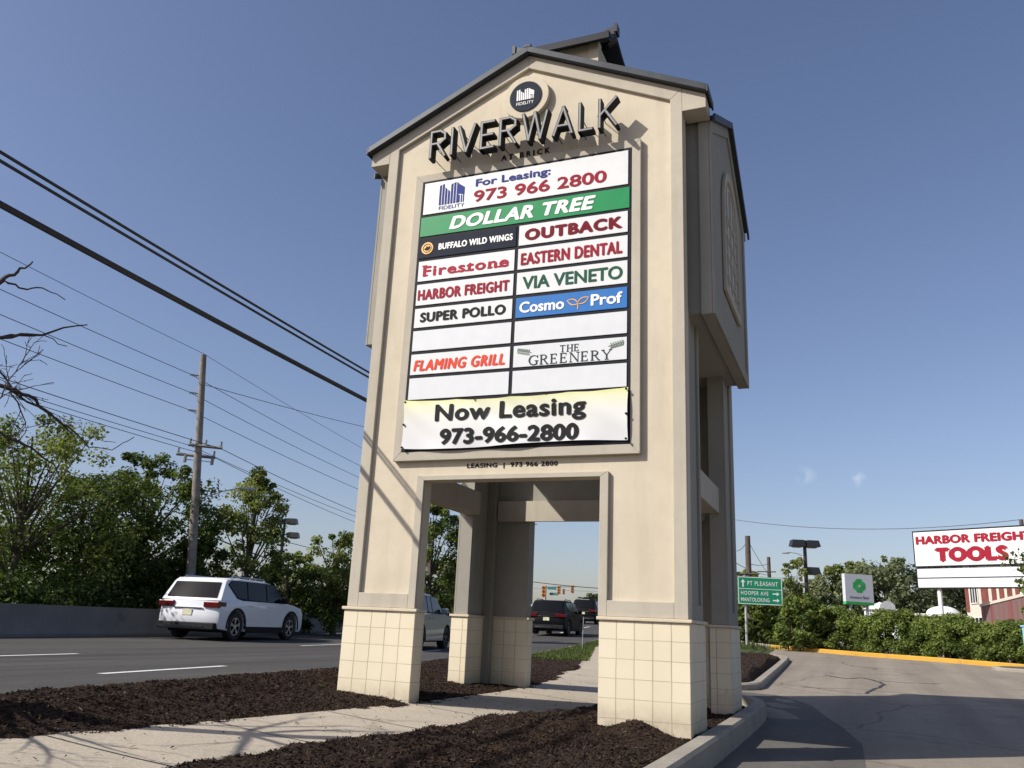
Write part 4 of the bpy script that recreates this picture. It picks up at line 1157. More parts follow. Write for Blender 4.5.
# bare dead tree just outside the frame on the left
def bare_tree(base, seed):
    r = random.Random(seed)
    B = Vector(base)
    root = empty('bare_tree', base); tag(root, 'leafless dead tree reaching thin branches in from the left edge', 'tree')
    t = MB(); br = MB()
    trunk = [Vector(p) for p in ((0,0,-0.1),(-0.04,0.02,1.2),(-0.02,-0.05,2.4),(-0.10,-0.06,3.4),(-0.06,-0.02,4.3))]
    t.tube(trunk, [0.13,0.11,0.09,0.06,0.03], 9)
    def grow(p, d, ln, rad, depth, wob=0.2):
        pts = [p]; q = p; dd = d.copy(); n = 6
        for i in range(n):
            dd = (dd+Vector((r.uniform(-wob,wob), r.uniform(-wob,wob), r.uniform(-wob,wob)*0.8))).normalized()
            q = q+dd*ln/n; pts.append(q)
        br.tube(pts, [max(0.0025, rad*(1-0.8*i/n)) for i in range(n+1)], 5, cap=False)
        twigs(pts, rad, ln, depth)
    def twigs(pts, rad, ln, depth, dens=0.75):
        if depth >= 3: return
        n = len(pts)-1
        for i in range(1, n+1):
            if r.random() < dens*(1 if depth < 2 else 0.6):
                dd = (pts[i]-pts[i-1]).normalized()
                side = Vector((r.uniform(-1,1), r.uniform(-1,1), r.uniform(-.9,.9)))
                grow(pts[i], (dd*0.9+side*0.8).normalized(), ln*r.uniform(0.22, 0.42), max(0.004, rad*(1-0.7*i/n)*0.5), depth+1)
    def limb(k, way, rad, dens):
        """a limb from the trunk through a list of (px, py, distance) sight points, in space"""
        P = [trunk[k]]+[at(*w)-B for w in way]
        n = 4; pts = [P[0]]
        for a, b in zip(P[:-1], P[1:]):
            for i in range(1, n+1): pts.append(a.lerp(b, i/n)+Vector((r.uniform(-.012,.012), r.uniform(-.012,.012), r.uniform(-.012,.012))))
        br.tube(pts, [max(0.004, rad*(1-0.8*i/(len(pts)-1))) for i in range(len(pts))], 6, cap=False)
        return pts
    p = limb(3, [(-40, 305, 8.0), (2, 281, 8.0), (18, 272, 8.0), (32, 262, 8.0)], 0.030, 0)
    limb(3, [(-40, 306, 8.0), (4, 281, 8.0), (26, 289, 8.0), (46, 289, 8.1), (66, 299, 8.1)], 0.014, 0)
    p = limb(2, [(-60, 345, 8.0), (0, 336, 7.9), (40, 334, 7.9), (88, 324, 7.9)], 0.026, 0)
    limb(2, [(-60, 345, 8.0), (0, 336, 7.9), (42, 335, 7.9), (66, 346, 7.9)], 0.014, 0)
    p = limb(2, [(-50, 395, 8.2), (0, 386, 8.2), (28, 396, 8.2), (52, 415, 8.2), (70, 432, 8.2)], 0.032, 0)
    twigs(p[8:], 0.012, 0.8, 1, 0.5)
    limb(2, [(-50, 395, 8.2), (0, 386, 8.2), (52, 415, 8.2), (74, 432, 8.2), (90, 447, 8.2), (112, 450, 8.2), (134, 438, 8.2)], 0.012, 0)
    p = limb(1, [(-40, 440, 8.2), (0, 433, 8.3), (25, 444, 8.3), (50, 462, 8.3), (60, 475, 8.3)], 0.020, 0)
    twigs(p[8:], 0.008, 0.6, 1, 0.4)
    p = limb(2, [(-40, 380, 8.3), (-8, 358, 8.3), (10, 385, 8.4), (24, 420, 8.4), (26, 432, 8.4)], 0.014, 0)
    twigs(p[6:], 0.009, 0.75, 1, 0.95)
    p = limb(2, [(-30, 420, 8.1), (0, 398, 8.1), (14, 372, 8.1), (30, 352, 8.1)], 0.012, 0)
    twigs(p[4:], 0.009, 0.7, 1, 0.95)
    for k, d, ln in ((2, (-.6,.2,.5), 1.8), (3, (-.5,-.6,.5), 1.6), (4, (-.2,-.3,.8), 0.9), (2, (.3,-.9,.25), 1.7), (1, (.2,-1,.2), 1.6), (3, (.5,-.6,.4), 1.3), (1, (-.8,-.4,.3), 1.5), (1, (.6,-.5,.05), 1.2), (2, (.7,-.3,.05), 1.2)):
        grow(trunk[k], Vector(d).normalized(), ln, 0.03, 0)
    t.build('trunk', M['deadwood'], root, smooth=True)
    br.build('branches', M['deadwood'], root, smooth=True)
bare_tree((-1.05, -5.35, g1(-1.05, -5.35)), 21)

# hedge shrubs on the far side of the lot
def shrub(name, label, cat, cx, cy, rx, ry, H, rot, mat, seed, clumps=60, per=120, leaf=0.10, group=None):
    r = np.random.default_rng(seed)
    g = g1(cx, cy)
    root = empty(name, (cx, cy, g), rot); tag(root, label, cat, group)
    cen, rd, tt = [], [], []
    for k in range(clumps):
        a = r.random()*2*math.pi; q = r.random()**0.4; h = r.random()
        ex = math.sqrt(max(0, 1-(max(0, h-0.35)/0.66)**2.4))
        x, y = math.cos(a)*rx*q*ex, math.sin(a)*ry*q*ex
        z = H*(0.10+0.82*h)
        cen.append((x, y, z)); rd.append(0.22+0.10*r.random()); tt.append(np.clip(0.55+0.25*r.normal()+0.3*(h-.5), 0, 1))  # upper clumps tinted paler, a lit top put into the leaf colour
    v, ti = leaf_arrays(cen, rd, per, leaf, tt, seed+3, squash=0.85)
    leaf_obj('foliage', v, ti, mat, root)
    t = MB()
    for k in range(7):
        a = r.random()*6.28; t.tube([(0.25*rx*math.cos(a), 0.3*ry*math.sin(a), -0.05), (0.45*rx*math.cos(a), 0.4*ry*math.sin(a), H*0.4), (0.6*rx*math.cos(a+.3), 0.5*ry*math.sin(a+.3), H*0.75)], [0.03, 0.02, 0.008], 5)
    t.build('stem', M['bark'], root)
    return root
hg = 'shrubs of the long hedge across the lot'
hline = [(5.0, 29.2), (7.0, 27.8), (8.9, 26.4), (10.6, 25.1), (12.2, 23.7), (14.0, 22.0)]
hlab = ['hedge shrub at the left end of the yellow kerb, right of the green road sign', 'tall hedge shrub below the square bank sign', 'hedge shrub with twiggy gaps right of the bank sign',
        'rounded hedge shrub below the left end of the red lettered sign', 'broad hedge shrub before the striped fence', 'hedge shrub behind the pale blue cabinet']
for i, ((x, y), lb_) in enumerate(zip(hline, hlab)):
    H = [1.78, 1.75, 1.62, 1.45, 1.30, 1.25][i]
    shrub('hedge_shrub', lb_, 'shrub', x, y, 1.75, 0.95, H, R(-40), M['leaf_hedge'], 40+i, clumps=150, per=170, leaf=0.09, group=hg)

def px_shrub(px, ytop, D, hw, label, mat, seed, name='shrub', **kw):
    p = at(px, 640, D); tp = at(px, ytop, D); H = tp.z-g1(p.x, p.y)
    return shrub(name, label, 'shrub', p.x, p.y, hw*D/F, hw*D/F, H, 0, mat, seed, **kw)
px_shrub(757, 600, 44, 26, 'dark bush under the green road sign', M['leaf_dark'], 61, clumps=80, per=110, leaf=0.16)
px_tree(793, 558, 44, 15, 'sapling', 'slender loose sapling between the green road sign and the hedge', 'tree', M['leaf_light'], 62, clumps=46, per=60, leaf=0.15, low=0.05, cr_=0.38, trunk_r=0.05)
px_shrub(803, 592, 38, 22, 'leafy bush at the foot of the slender sapling', M['leaf_mid'], 63, clumps=60, per=110, leaf=0.14)
FG = 'far trees beyond the lot'
far = [(748, 571, 78, 17, 'yellowish far tree behind the green road sign', 'leaf_light'), (818, 575, 85, 24, 'far tree behind the lot lamp post', 'leaf_far_haze'), (848, 565, 92, 30, 'pale far tree behind the bank sign', 'leaf_light'),
       (886, 558, 88, 32, 'rounded far tree right of the bank sign', 'leaf_far_haze'), (925, 557, 90, 36, 'dark far tree behind the left half of the red lettered sign', 'leaf_far_haze'), (965, 560, 92, 34, 'dark far tree behind the middle of the red lettered sign', 'leaf_far_haze'), (1008, 566, 95, 34, 'far tree above the brick building', 'leaf_far_haze'), (780, 590, 95, 24, 'low far tree behind the sapling', 'leaf_far_haze')]
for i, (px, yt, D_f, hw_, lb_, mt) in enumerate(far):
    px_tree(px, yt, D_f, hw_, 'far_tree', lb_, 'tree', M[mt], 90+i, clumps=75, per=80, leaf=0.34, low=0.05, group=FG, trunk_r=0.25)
px_tree(603, 594, 115, 16, 'far_tree', 'far tree at the crest of the road', 'tree', M['leaf_far_haze'], 99, clumps=50, per=70, leaf=0.4, low=0.05, trunk_r=0.25)
px_tree(640, 590, 130, 26, 'far_tree', 'far tree hidden behind the right pier', 'tree', M['leaf_far_haze'], 98, clumps=50, per=70, leaf=0.4, low=0.05, trunk_r=0.25)
px_tree(1068, 532, 36, 44, 'leafy_tree', 'leafy branch tips of a tree hanging in at the right edge', 'tree', M['leaf_mid'], 101, clumps=60, per=70, leaf=0.16, low=0.40, cr_=0.26)

# grass verge beyond the mulch
def grass_patch(pts_fn, n, seed, hgt=0.09):
    r = np.random.default_rng(seed)
    P = np.array([pts_fn(r) for _ in range(n)])
    th = r.random(n)*6.28; h = hgt*(0.5+r.random(n)); w = 0.012+0.012*r.random(n)
    g = G(P[:, 0], P[:, 1])-0.02
    b = np.stack([P[:, 0], P[:, 1], g], -1)
    dx = np.stack([np.cos(th), np.sin(th), 0*th], -1)*w[:, None]
    top = b+np.stack([r.normal(size=n)*0.03, r.normal(size=n)*0.03, h], -1)
    v = np.stack([b-dx, b+dx, top+dx*0.25, top-dx*0.25], 1).reshape(-1, 3)
    return v, np.repeat(np.clip(0.5+0.25*r.normal(size=n), 0, 1), 4)
def verge(r):
    y = 13+27*r.random()**1.3; a = float(kerb_x(y))+0.15; b = float(walk_l(y))-0.1
    return (a+(max(b, a+0.6)-a)*r.random(), y)
v1, t1 = grass_patch(verge, 16000, 8)
def verge2(r):
    y = 28+16*r.random(); return (0.5-0.2*(y-32)+(r.random()-0.5)*6+2, y+2)
v2, t2 = grass_patch(verge2, 9000, 9, 0.14)
tag(leaf_obj('grass', np.concatenate([v1, v2]), np.concatenate([t1, t2]), M['grass']), kind='stuff')

# small weed at the foot of the left front pedestal
wd = empty('weed', (0.0, -0.12, 0.06)); tag(wd, 'small green weed in the mulch beside the left front pedestal', 'plant')
v, ti = leaf_arrays([(-.12,0,.03),(-.22,.03,.05),(-.05,-.04,.04)], [0.07,0.08,0.06], 40, 0.035, [.4,.5,.4], 4)
leaf_obj('foliage', v, ti, M['leaf_dark'], wd)

# ------------------------------------------------------------------ utility lines
def sag_pts(a, b, sag, n=24):
    a, b = Vector(a), Vector(b)
    return [a.lerp(b, i/n)-Vector((0, 0, 4*sag*(i/n)*(1-i/n))) for i in range(n+1)]
def cable(label, pts, r, mat, group=None, name='overhead_cable'):
    t = MB(); t.tube(pts, r, 6)
    return tag(t.build(name, mat, smooth=True), label, 'cable', group)
CG = 'cables passing the tower on the road side'
k1 = Vector((-1.07, -1, 1.156))
for (zz, tt_, lab, r_) in ((2.817, 1.52, 'thick black cable, lowest of those running behind the tower', 0.034), (3.24, 1.50, 'thin black cable just under the topmost of the pair', 0.017), (3.30, 1.55, 'thin black cable, topmost of the pair above the thick cable', 0.017)):
    p0 = Vector((0, 0, zz))+k1*tt_
    u = Vector((-0.03, 1, 0.0))
    a = p0-u*16; b = p0+u*34
    pts = []
    for i in range(41):
        s = -16+50*i/40
        q = p0+u*s+Vector((-0.0018*s*s*0.5, 0, 0.0016*s*s-0.010*s))
        pts.append(q)
    cable(lab, pts, r_, M['wire'], CG)

# wooden pole left
P1 = at(191, 605, 33.0); P1z = g1(P1.x, P1.y)+0.45
P1t = at(203.5, 355, 33.0)
dirR = Vector((-0.165, 1.0, 0)).normalized(); crossR = Vector((dirR.y, -dirR.x, 0))
up_ = empty('utility_pole', (P1.x, P1.y, P1z)); tag(up_, 'weathered grey wooden utility pole with crossarm leaning above the left trees', 'utility pole')
lo = (P1.x, P1.y, P1z)
t = MB(lo); t.tube([(P1.x, P1.y, P1z-0.2), P1.lerp(P1t, 0.5)*1.0 if False else Vector((P1.x, P1.y, P1z)).lerp(P1t, 0.5), P1t], [0.17, 0.145, 0.115], 12); t.build('pole', M['pole_wood'], up_, smooth=True)
axis = lambda z: Vector((P1.x, P1.y, P1z)).lerp(P1t, (z-P1z)/(P1t.z-P1z))
zc1 = at(196, 452, 33.0).z
vp = Vector((P1t.y-P1.y, 0, 0))
side = (Vector((P1.x, P1.y, 0))-Vector((CAM.x, CAM.y, 0))).normalized(); side = Vector((side.y, -side.x, 0))   # horizontal, to the right as seen
for zz, s0, s1, yy in ((zc1+0.22, -0.35, 0.85, -0.14), (zc1-0.12, -0.75, 0.62, 0.14)):
    c = axis(zz); t = MB(lo)
    nrm = Vector((-side.y, side.x, 0))*yy
    a, b = c+side*s0+nrm, c+side*s1+nrm
    t.tube([a, b], 0.055, 4); ca = t.build('crossarm', M['pole_wood'], up_)
    t = MB(lo)
    for q in np.linspace(s0+0.06, s1-0.06, 3):
        p = c+side*q+nrm
        for h in (0.08, 0.14, 0.20): t.disc((p.x, p.y, p.z+h), 0.045, 0.03, 10, 'z')
        t.tube([p, p+Vector((0,0,0.26))], 0.015, 6)
    t.build('insulator', M['insul'], ca)
t = MB(lo)
for q in (-0.45, 0.05, 0.5):
    p = axis(zc1-0.42)+side*q
    t.tube([p, p+Vector((0,0,0.26))], 0.06, 8)
    t.tube([p+Vector((0,0,.1)), axis(zc1-0.3)], 0.015, 5)
t.build('switch_gear', M['insul'], up_)
for sidez in (376, 394, 411.5):
    zz = at(200, sidez, 33.0).z; p = axis(zz); q = p-side*0.42+Vector((0,0,0.02))
    t = MB(lo); t.tube([p, q], 0.022, 6)
    for h in (0.18, 0.25, 0.32, 0.39): t.tube([p-side*h, p-side*(h+0.03)], 0.05, 8)
    t.build('insulator', M['insul'], up_)
# street lamp arm on this pole
ar = MB(lo); pA = axis(at(195, 500, 33.0).z); lampP = at(240, 488, 33.0)
ar.tube([pA, pA.lerp(lampP, 0.6)+Vector((0,0,0.05)), lampP], 0.022, 6); ar.tube([pA-Vector((0,0,0.35)), pA.lerp(lampP, 0.55)+Vector((0,0,0.0))], 0.016, 6)
arm = ar.build('lamp_arm', M['galv'], up_, smooth=True)
lh = MB(lo); d_ = (lampP-pA); d_.z = 0; d_.normalize()
lh.tube([lampP, lampP+d_*0.15, lampP+d_*0.45, lampP+d_*0.6], [0.03, 0.055, 0.06, 0.02], 8); lh.build('lamp_head', M['galv'], arm, smooth=True)

# wires strung to this pole, running along the road
def P_next(px, z, L_): pass
P2 = Vector((P1.x, P1.y, 0))+dirR*62; P0 = Vector((P1.x, P1.y, 0))-dirR*45
dz2 = 1.6
WG = 'power lines strung along the road'
def span(label, frm, off_r, zb_off=0.0, rad=0.0115, sag=0.9, sag0=0.5, mat='wire_grey', back=True, fwd_=True):
    if fwd_: cable(label+', towards the tower', sag_pts(frm, (P2.x+(frm.x-P1.x), P2.y+(frm.y-P1.y), frm.z+dz2+zb_off), sag), rad, M[mat], WG, 'power_line')
    if back: cable(label+', towards the left edge', sag_pts(frm, (P0.x+(frm.x-P1.x), P0.y+(frm.y-P1.y), frm.z+zb_off), sag0), rad, M[mat], WG, 'power_line')
names3 = ['upper line on the side insulators', 'middle line on the side insulators', 'lower line on the side insulators']
for sidez, lab in zip((376, 394, 411.5), names3):
    zz = at(200, sidez, 33.0).z; q = axis(zz)-side*0.42+Vector((0,0,0.02))
    span(lab, q, 0)
span('faint static line from the pole top', P1t+Vector((0,0,0.05)), 0, rad=0.009)
q = axis(zc1+0.22)+side*0.8; span('communication line beside the crossarm end', q, 0, sag=1.3, rad=0.013)
q = axis(zc1+0.22)-side*0.3; span('communication line on the upper crossarm', q, 0, sag=1.2, rad=0.011)
q = axis(zc1-0.12)+side*0.55; span('lowest line under the crossarm', q, 0, sag=1.5, rad=0.011)
pa = at(216, 395, 33.0); pb = at(380, 431, 44)
cable('twisted service line reaching from the pole to behind the tower', sag_pts(axis(at(203,384,33).z), at(520, 452, 70), 0.5), 0.013, M['wire_grey'], WG, 'power_line')
# lower black cables further back, seen between the trees
for (a, b, lab, rr_) in (((180, 523, 36), (365, 586, 60), 'black cable sagging behind the pointed tree', 0.03), ((180, 531, 36), (365, 597, 60), 'second black cable sagging below the first behind the pointed tree', 0.024),
                   ((150, 505, 36), (520, 594, 80), 'thin grey line above the black cables behind the pointed tree', 0.016)):
    cable(lab, sag_pts(at(*a), at(*b), 0.3), rr_, M['wire'] if rr_ > 0.02 else M['wire_grey'], 'cables behind the left trees')
# next pole seen between the piers, with a transformer can
pz = g1(P2.x, P2.y); t0 = (P2.x, P2.y, pz)
u_ = empty('utility_pole', t0); tag(u_, 'far wooden utility pole with transformer half hidden by the rear pier', 'utility pole')
t = MB(); t.tube([(0,0,-.1),(0,0,11.2)], [0.17, 0.11], 10); t.build('pole', M['pole_wood'], u_, smooth=True)
t = MB(); t.tube([(-1.3,0,9.7),(0.35,0,9.7)], 0.06, 4); t.build('crossarm', M['pole_wood'], u_)
t = MB(); t.disc((-0.45,0,6.2), 0.25, 0.8, 14, 'z'); t.build('transformer', M['galv'], u_)
# wires crossing the road beyond the tower
cable('dark wire crossing above the road in the rear opening', sag_pts(at(420, 560, 66), at(700, 590, 60), 0.7), 0.03, M['wire'], 'wires crossing the road')
cable('pale thin wire crossing above the traffic signals', sag_pts(at(420, 573, 90), at(700, 590, 80), 0.8), 0.018, M['wire_grey'], 'wires crossing the road')
cable('wire passing left to right through the left side opening', sag_pts(at(360, 497, 50), at(505, 517, 62), 0.4), 0.02, M['wire'], 'wires crossing the road')
cable('second lower wire in the left side opening', sag_pts(at(360, 511, 50), at(505, 533, 62), 0.4), 0.018, M['wire'], 'wires crossing the road')
# the long line on the right
pr1 = at(1021, 519.5, 52)
cable('single long wire sagging from behind the tower to the right edge', sag_pts(at(660, 505, 60), pr1, 1.0), 0.022, M['wire_grey'])
g0 = g1(pr1.x, pr1.y)
u_ = empty('utility_pole', (pr1.x, pr1.y, g0)); tag(u_, 'pole top poking up behind the red lettered sign', 'utility pole')
t = MB(); t.tube([(0,0,-.1),(0,0,pr1.z-g0)], [0.16, 0.1], 10); t.build('pole', M['pole_dark'], u_, smooth=True)
t = MB(); t.tube([(-.6,0,pr1.z-g0-.6),(.6,0,pr1.z-g0-.6)], 0.05, 4); t.build('crossarm', M['pole_dark'], u_)
# poles behind the green road sign
for px, yt, D_p, lab, nm in ((747.5, 536, 52, 'dark wooden pole standing behind the green road sign', 'pole_dark'), (768.5, 557, 80, 'smaller far pole right of the dark wooden pole', 'pole_dark')):
    tp = at(px, yt, D_p); g0 = g1(tp.x, tp.y)
    u_ = empty('utility_pole', (tp.x, tp.y, g0)); tag(u_, lab, 'utility pole')
    t = MB(); t.tube([(0,0,-.1),(0,0,tp.z-g0)], [0.19, 0.15], 10); t.build('pole', M[nm], u_, smooth=True)
    t = MB(); t.tube([(-1.0,-.15,tp.z-g0-(1.3 if D_p > 60 else 2.2)),(.6,-.15,tp.z-g0-(1.3 if D_p > 60 else 2.2))], 0.05, 4); t.build('crossarm', M[nm], u_)
for i, (a, b, rr_) in enumerate((((736,571.5,48),(747.5,573,52),.03),((747.5,563,52),(768.5,563.5,80),.02),((747.5,575,52),(790,592,80),.03),((747.5,540,52),(775,583,70),.016),((736,551,60),(747.5,541,52),.016),((736,563,60),(768,575,80),.02))):
    cable(['thick cable from behind the tower to the dark pole','wire between the dark pole and the far pole','thick cable falling right from the dark pole','guy wire slanting down right of the dark pole','thin wire rising left to the dark pole top','low wire crossing behind the dark pole'][i], sag_pts(at(*a), at(*b), 0.15), rr_, M['wire'], 'wires at the dark pole')

# ------------------------------------------------------------------ lamps
def shoebox_lamp(px, ytop, D_p, heads, label, ylow=None):
    tp = at(px, ytop, D_p); g0 = g1(tp.x, tp.y); H = tp.z-g0
    u_ = empty('lot_lamp', (tp.x, tp.y, g0), -YAW+0.5 if False else YAW*0); tag(u_, label, 'lamp post')
    t = MB(); t.tube([(0,0,-.1),(0,0,H+0.15)], [0.11, 0.08], 10); t.build('post', M['bronze'], u_, smooth=True)
    c, s = math.cos(YAW), math.sin(YAW)
    def Q(a, b, z): return (a*c-b*s, a*s+b*c, z)
    for hx, hz in heads:
        t = MB()
        w, d, h = 0.34, 0.22, 0.15
        top = [Q(hx+i*w*0.8, j*d, H+hz+h) for i, j in ((-1,-1),(1,-1),(1,1),(-1,1))]
        bot = [Q(hx+i*w, j*d*1.25, H+hz-h) for i, j in ((-1,-1),(1,-1),(1,1),(-1,1))]
        t.raw(bot+top, [(0,3,2,1),(4,5,6,7),(0,1,5,4),(1,2,6,5),(2,3,7,6),(3,0,4,7)])
        t.tube([Q(0,0,H+hz), Q(hx,0,H+hz)], 0.04, 6)
        hd = t.build('lamp_head', M['bronze'], u_)
        t = MB(); lens = [Q(hx+i*w*0.8, j*d, H+hz-h-0.004) for i, j in ((-1,-1),(1,-1),(1,1),(-1,1))]
        lens2 = [Q(hx+i*w*0.5, j*d*0.6, H+hz-h-0.06) for i, j in ((-1,-1),(1,-1),(1,1),(-1,1))]
        t.raw(lens+lens2, [(3,2,1,0),(0,1,5,4),(1,2,6,5),(2,3,7,6),(3,0,4,7),(4,5,6,7)]); t.build('lens', M['lens'], hd)
    return u_
shoebox_lamp(804.5, 543.5, 44, [(-0.36, 0.0), (0.36, 0.0), (0.30, -1.28)], 'dark lot lamp post with a pair of box heads above the sapling')
shoebox_lamp(285, 521, 52, [(-0.42, 0.0), (0.42, 0.0), (-0.5, -0.8), (0.6, -0.8)], 'far lot lamp post with four heads right of the pointed tree')
# pale street lamp pole behind the dark lot lamp
tp = at(803, 556, 56); g0 = g1(tp.x, tp.y); H = tp.z-g0
u_ = empty('street_lamp', (tp.x, tp.y, g0)); tag(u_, 'pale grey street lamp pole with crossbar behind the dark lot lamp', 'lamp post')
t = MB(); t.tube([(0,0,-.1),(0,0,H)], [0.12,0.08], 10); t.build('post', M['galv'], u_, smooth=True)
t = MB(); t.tube([(0,0,H),(-0.35,-.1,H+.15),(-.8,-.2,H+.2)], 0.03, 6); t.tube([(-.8,-.2,H+.2),(-1.2,-.3,H+.15)], [.1,.05], 8); t.build('lamp_head', M['galv'], u_, smooth=True)
t = MB(); t.tube([(-0.9,0,H-.75),(0.7,0,H-.75)], 0.04, 6); t.build('crossbar', M['galv'], u_)

# ------------------------------------------------------------------ traffic signals far up the road
SGD = 105
sp_ = at(545.5, 586, SGD); g0 = g1(sp_.x, sp_.y)
ts = empty('traffic_signal', (sp_.x, sp_.y, g0)); tag(ts, 'far traffic signal mast over the road with yellow heads and street name blades', 'traffic signal')
lo = (sp_.x, sp_.y, g0)
t = MB(lo); t.tube([(sp_.x, sp_.y, g0-.1), (sp_.x, sp_.y, sp_.z)], 0.14, 10); t.build('pole', M['galv'], ts, smooth=True)
e_ = at(577, 586.5, SGD); t = MB(lo); t.tube([(sp_.x, sp_.y, sp_.z-0.1), e_], [0.09, 0.05], 8); t.build('mast_arm', M['galv'], ts, smooth=True)
camx = rt
for px, py, big in ((543.8, 591.5, 1.25), (558.8, 590, 0.9), (563.7, 591.5, 0.6), (572.4, 589.2, 0.85)):
    p = at(px, py, SGD-0.5); t = MB(lo); h = 0.55*big; w = 0.2*big
    t.box(p.x-w, p.x+w, p.y-0.12, p.y+0.12, p.z-h, p.z+h); hd = t.build('signal_head', M['sig_yellow'], ts)
    t = MB(lo)
    for k in (-0.62, 0, 0.62): t.disc((p.x, p.y-0.16, p.z+k*h), w*0.75, 0.03, 12)
    t.build('signal_lens', M['sig_black'], hd)
for px, py in ((552, 588.2), (554, 594)):
    p = at(px, py, SGD-0.3); t = MB(lo); t.box(p.x-0.55, p.x+0.55, p.y-0.03, p.y+0.03, p.z-0.15, p.z+0.15); t.build('street_name_blade', M['street_blue'], ts)

# ------------------------------------------------------------------ road sign, bank sign, store sign
def frame_from(pl, pr_):
    """unit right vector (horizontal) and outward normal towards the viewer"""
    r_ = Vector((pr_.x-pl.x, pr_.y-pl.y, 0)); r_.normalize()
    n_ = Vector((r_.y, -r_.x, 0))
    return r_, n_
def board_place(org, r_, n_):
    return lambda dist: (lambda u, v, d=0.0: tuple(org+r_*u+n_*(dist+d*8)+Vector((0, 0, v))))
# green guide sign
Dg = 42.0
a = at(738, 604, Dg); b = at(783, 605.5, Dg+0.6); tz = at(738.5, 576, Dg).z
r_, n_ = frame_from(a, b); wS = (Vector((b.x, b.y, 0))-Vector((a.x, a.y, 0))).length; hS = tz-a.z
gs_base = at(746, 640, Dg); gz = g1(gs_base.x, gs_base.y)
gs = empty('road_sign', (gs_base.x, gs_base.y, gz)); tag(gs, 'green highway guide sign with white arrows on a grey post beside the tower', 'road sign')
lo = (gs_base.x, gs_base.y, gz); pl_ = board_place(a, r_, n_)
def slab(mb, u0, u1, v0, v1, d0, d1, P):
    q = [P(d0)(u0,v0), P(d0)(u1,v0), P(d0)(u1,v1), P(d0)(u0,v1), P(d1)(u0,v0), P(d1)(u1,v0), P(d1)(u1,v1), P(d1)(u0,v1)]
    mb.raw(q, [(0,3,2,1),(4,5,6,7),(0,1,5,4),(1,2,6,5),(2,3,7,6),(3,0,4,7)])
t = MB(lo); slab(t, 0, wS, 0, hS, 0, 0.03, pl_); bd = t.build('sign_board', M['hwy_green'], gs)
t = MB(lo)
for u0, u1, v0, v1 in ((0.02,wS-.02,0.02,0.05),(0.02,wS-.02,hS-.05,hS-.02),(0.02,0.05,.05,hS-.05),(wS-.05,wS-.02,.05,hS-.05),(0.05,wS-.05,hS*.56-.012,hS*.56+.012)):
    slab(t, u0, u1, v0, v1, 0.031, 0.036, pl_)
t.build('border', M['white_p'], bd)
t = MB(lo)
P_ = pl_(0.037)
fit_text(t, 'PT PLEASANT', wS*.22, wS*.90, hS*.68, hS*.84, P_, offset=0.01, space=1.2)
fit_text(t, 'HOOPER AVE', wS*.07, wS*.68, hS*.34, hS*.48, P_, offset=0.01, space=1.2)
fit_text(t, 'MANTOLOKING', wS*.07, wS*.70, hS*.11, hS*.25, P_, offset=0.01, space=1.1)
def arrow(cu, cv, L_, ang):
    pts = [(-.5,-.09),(.1,-.09),(.1,-.28),(.5,0),(.1,.28),(.1,.09),(-.5,.09)]
    c, s = math.cos(ang), math.sin(ang)
    q = [P_(cu+(x*c-y*s)*L_, cv+(x*s+y*c)*L_) for x, y in pts]
    t.raw(q, [tuple(range(len(q)))])
arrow(wS*.12, hS*.76, 0.36, math.pi/2); arrow(wS*.85, hS*.41, 0.32, 0); arrow(wS*.85, hS*.18, 0.32, 0)
t.build('lettering', M['white_p'], bd, normals=False)
t = MB(lo); pz = a+r_*(wS*.18)-n_*0.07; t.tube([(pz.x, pz.y, gz-.1), (pz.x, pz.y, tz-0.1)], 0.06, 8); t.build('post', M['galv'], gs)

# bank sign
Db = 40.0
a = at(846, 604, Db); b = at(874, 604.5, Db+0.7); tz = at(844, 573.5, Db).z
r_, n_ = frame_from(a, b); wS = (Vector((b.x-a.x, b.y-a.y, 0))).length; hS = tz-a.z
c0 = a+r_*(wS/2); gz = g1(c0.x, c0.y)
bs = empty('bank_sign', (c0.x, c0.y, gz)); tag(bs, 'square grey bank sign with a green four part clover emblem above the hedge', 'sign')
lo = (c0.x, c0.y, gz); pl_ = board_place(a, r_, n_)
t = MB(lo); slab(t, 0, wS, 0.09*hS, hS, -0.2, 0.02, pl_); bp = t.build('sign_panel', M['bank_grey'], bs)
t = MB(lo); slab(t, 0, wS, 0, 0.088*hS, -0.2, 0.02, pl_); t.build('green_band', M['clover'], bs)
t = MB(lo); P_ = pl_(0.024)
for k in range(4):
    an = math.pi/4+k*math.pi/2
    for s in (-1, 1):
        cu = wS*.5+math.cos(an)*wS*.14+math.cos(an+s*math.pi/2)*wS*.075; cv = hS*.62+math.sin(an)*wS*.14+math.sin(an+s*math.pi/2)*wS*.075
        q = [P_(cu+wS*.075*math.cos(th)*1.0, cv+wS*.075*math.sin(th)) for th in np.linspace(0, 2*math.pi, 14)[:-1]]
        t.raw(q, [tuple(range(13))])
    q = [P_(wS*.5+math.cos(an)*wS*d_+math.cos(an+math.pi/2)*wS*e, hS*.62+math.sin(an)*wS*d_+math.sin(an+math.pi/2)*wS*e) for d_, e in ((.03,0),(.13,-.13),(.2,-.02),(.2,.02),(.13,.13))]
    t.raw([tuple(Vector(v_)+n_*0.002) for v_ in q], [(0,1,2,3,4)])
t.build('clover_emblem', M['clover'], bp, normals=False)
t = MB(lo); fit_text(t, 'Investors Bank', wS*.16, wS*.84, hS*.19, hS*.29, pl_(0.024), offset=0.005); t.build('lettering', M['ink_grey'], bp, normals=False)
t = MB(lo)
for u in (0.2, 0.8):
    q = a+r_*(wS*u)-n_*0.1; t.tube([(q.x, q.y, gz-.1), (q.x, q.y, a.z+.02)], 0.06, 8)
t.build('post', M['galv'], bs)

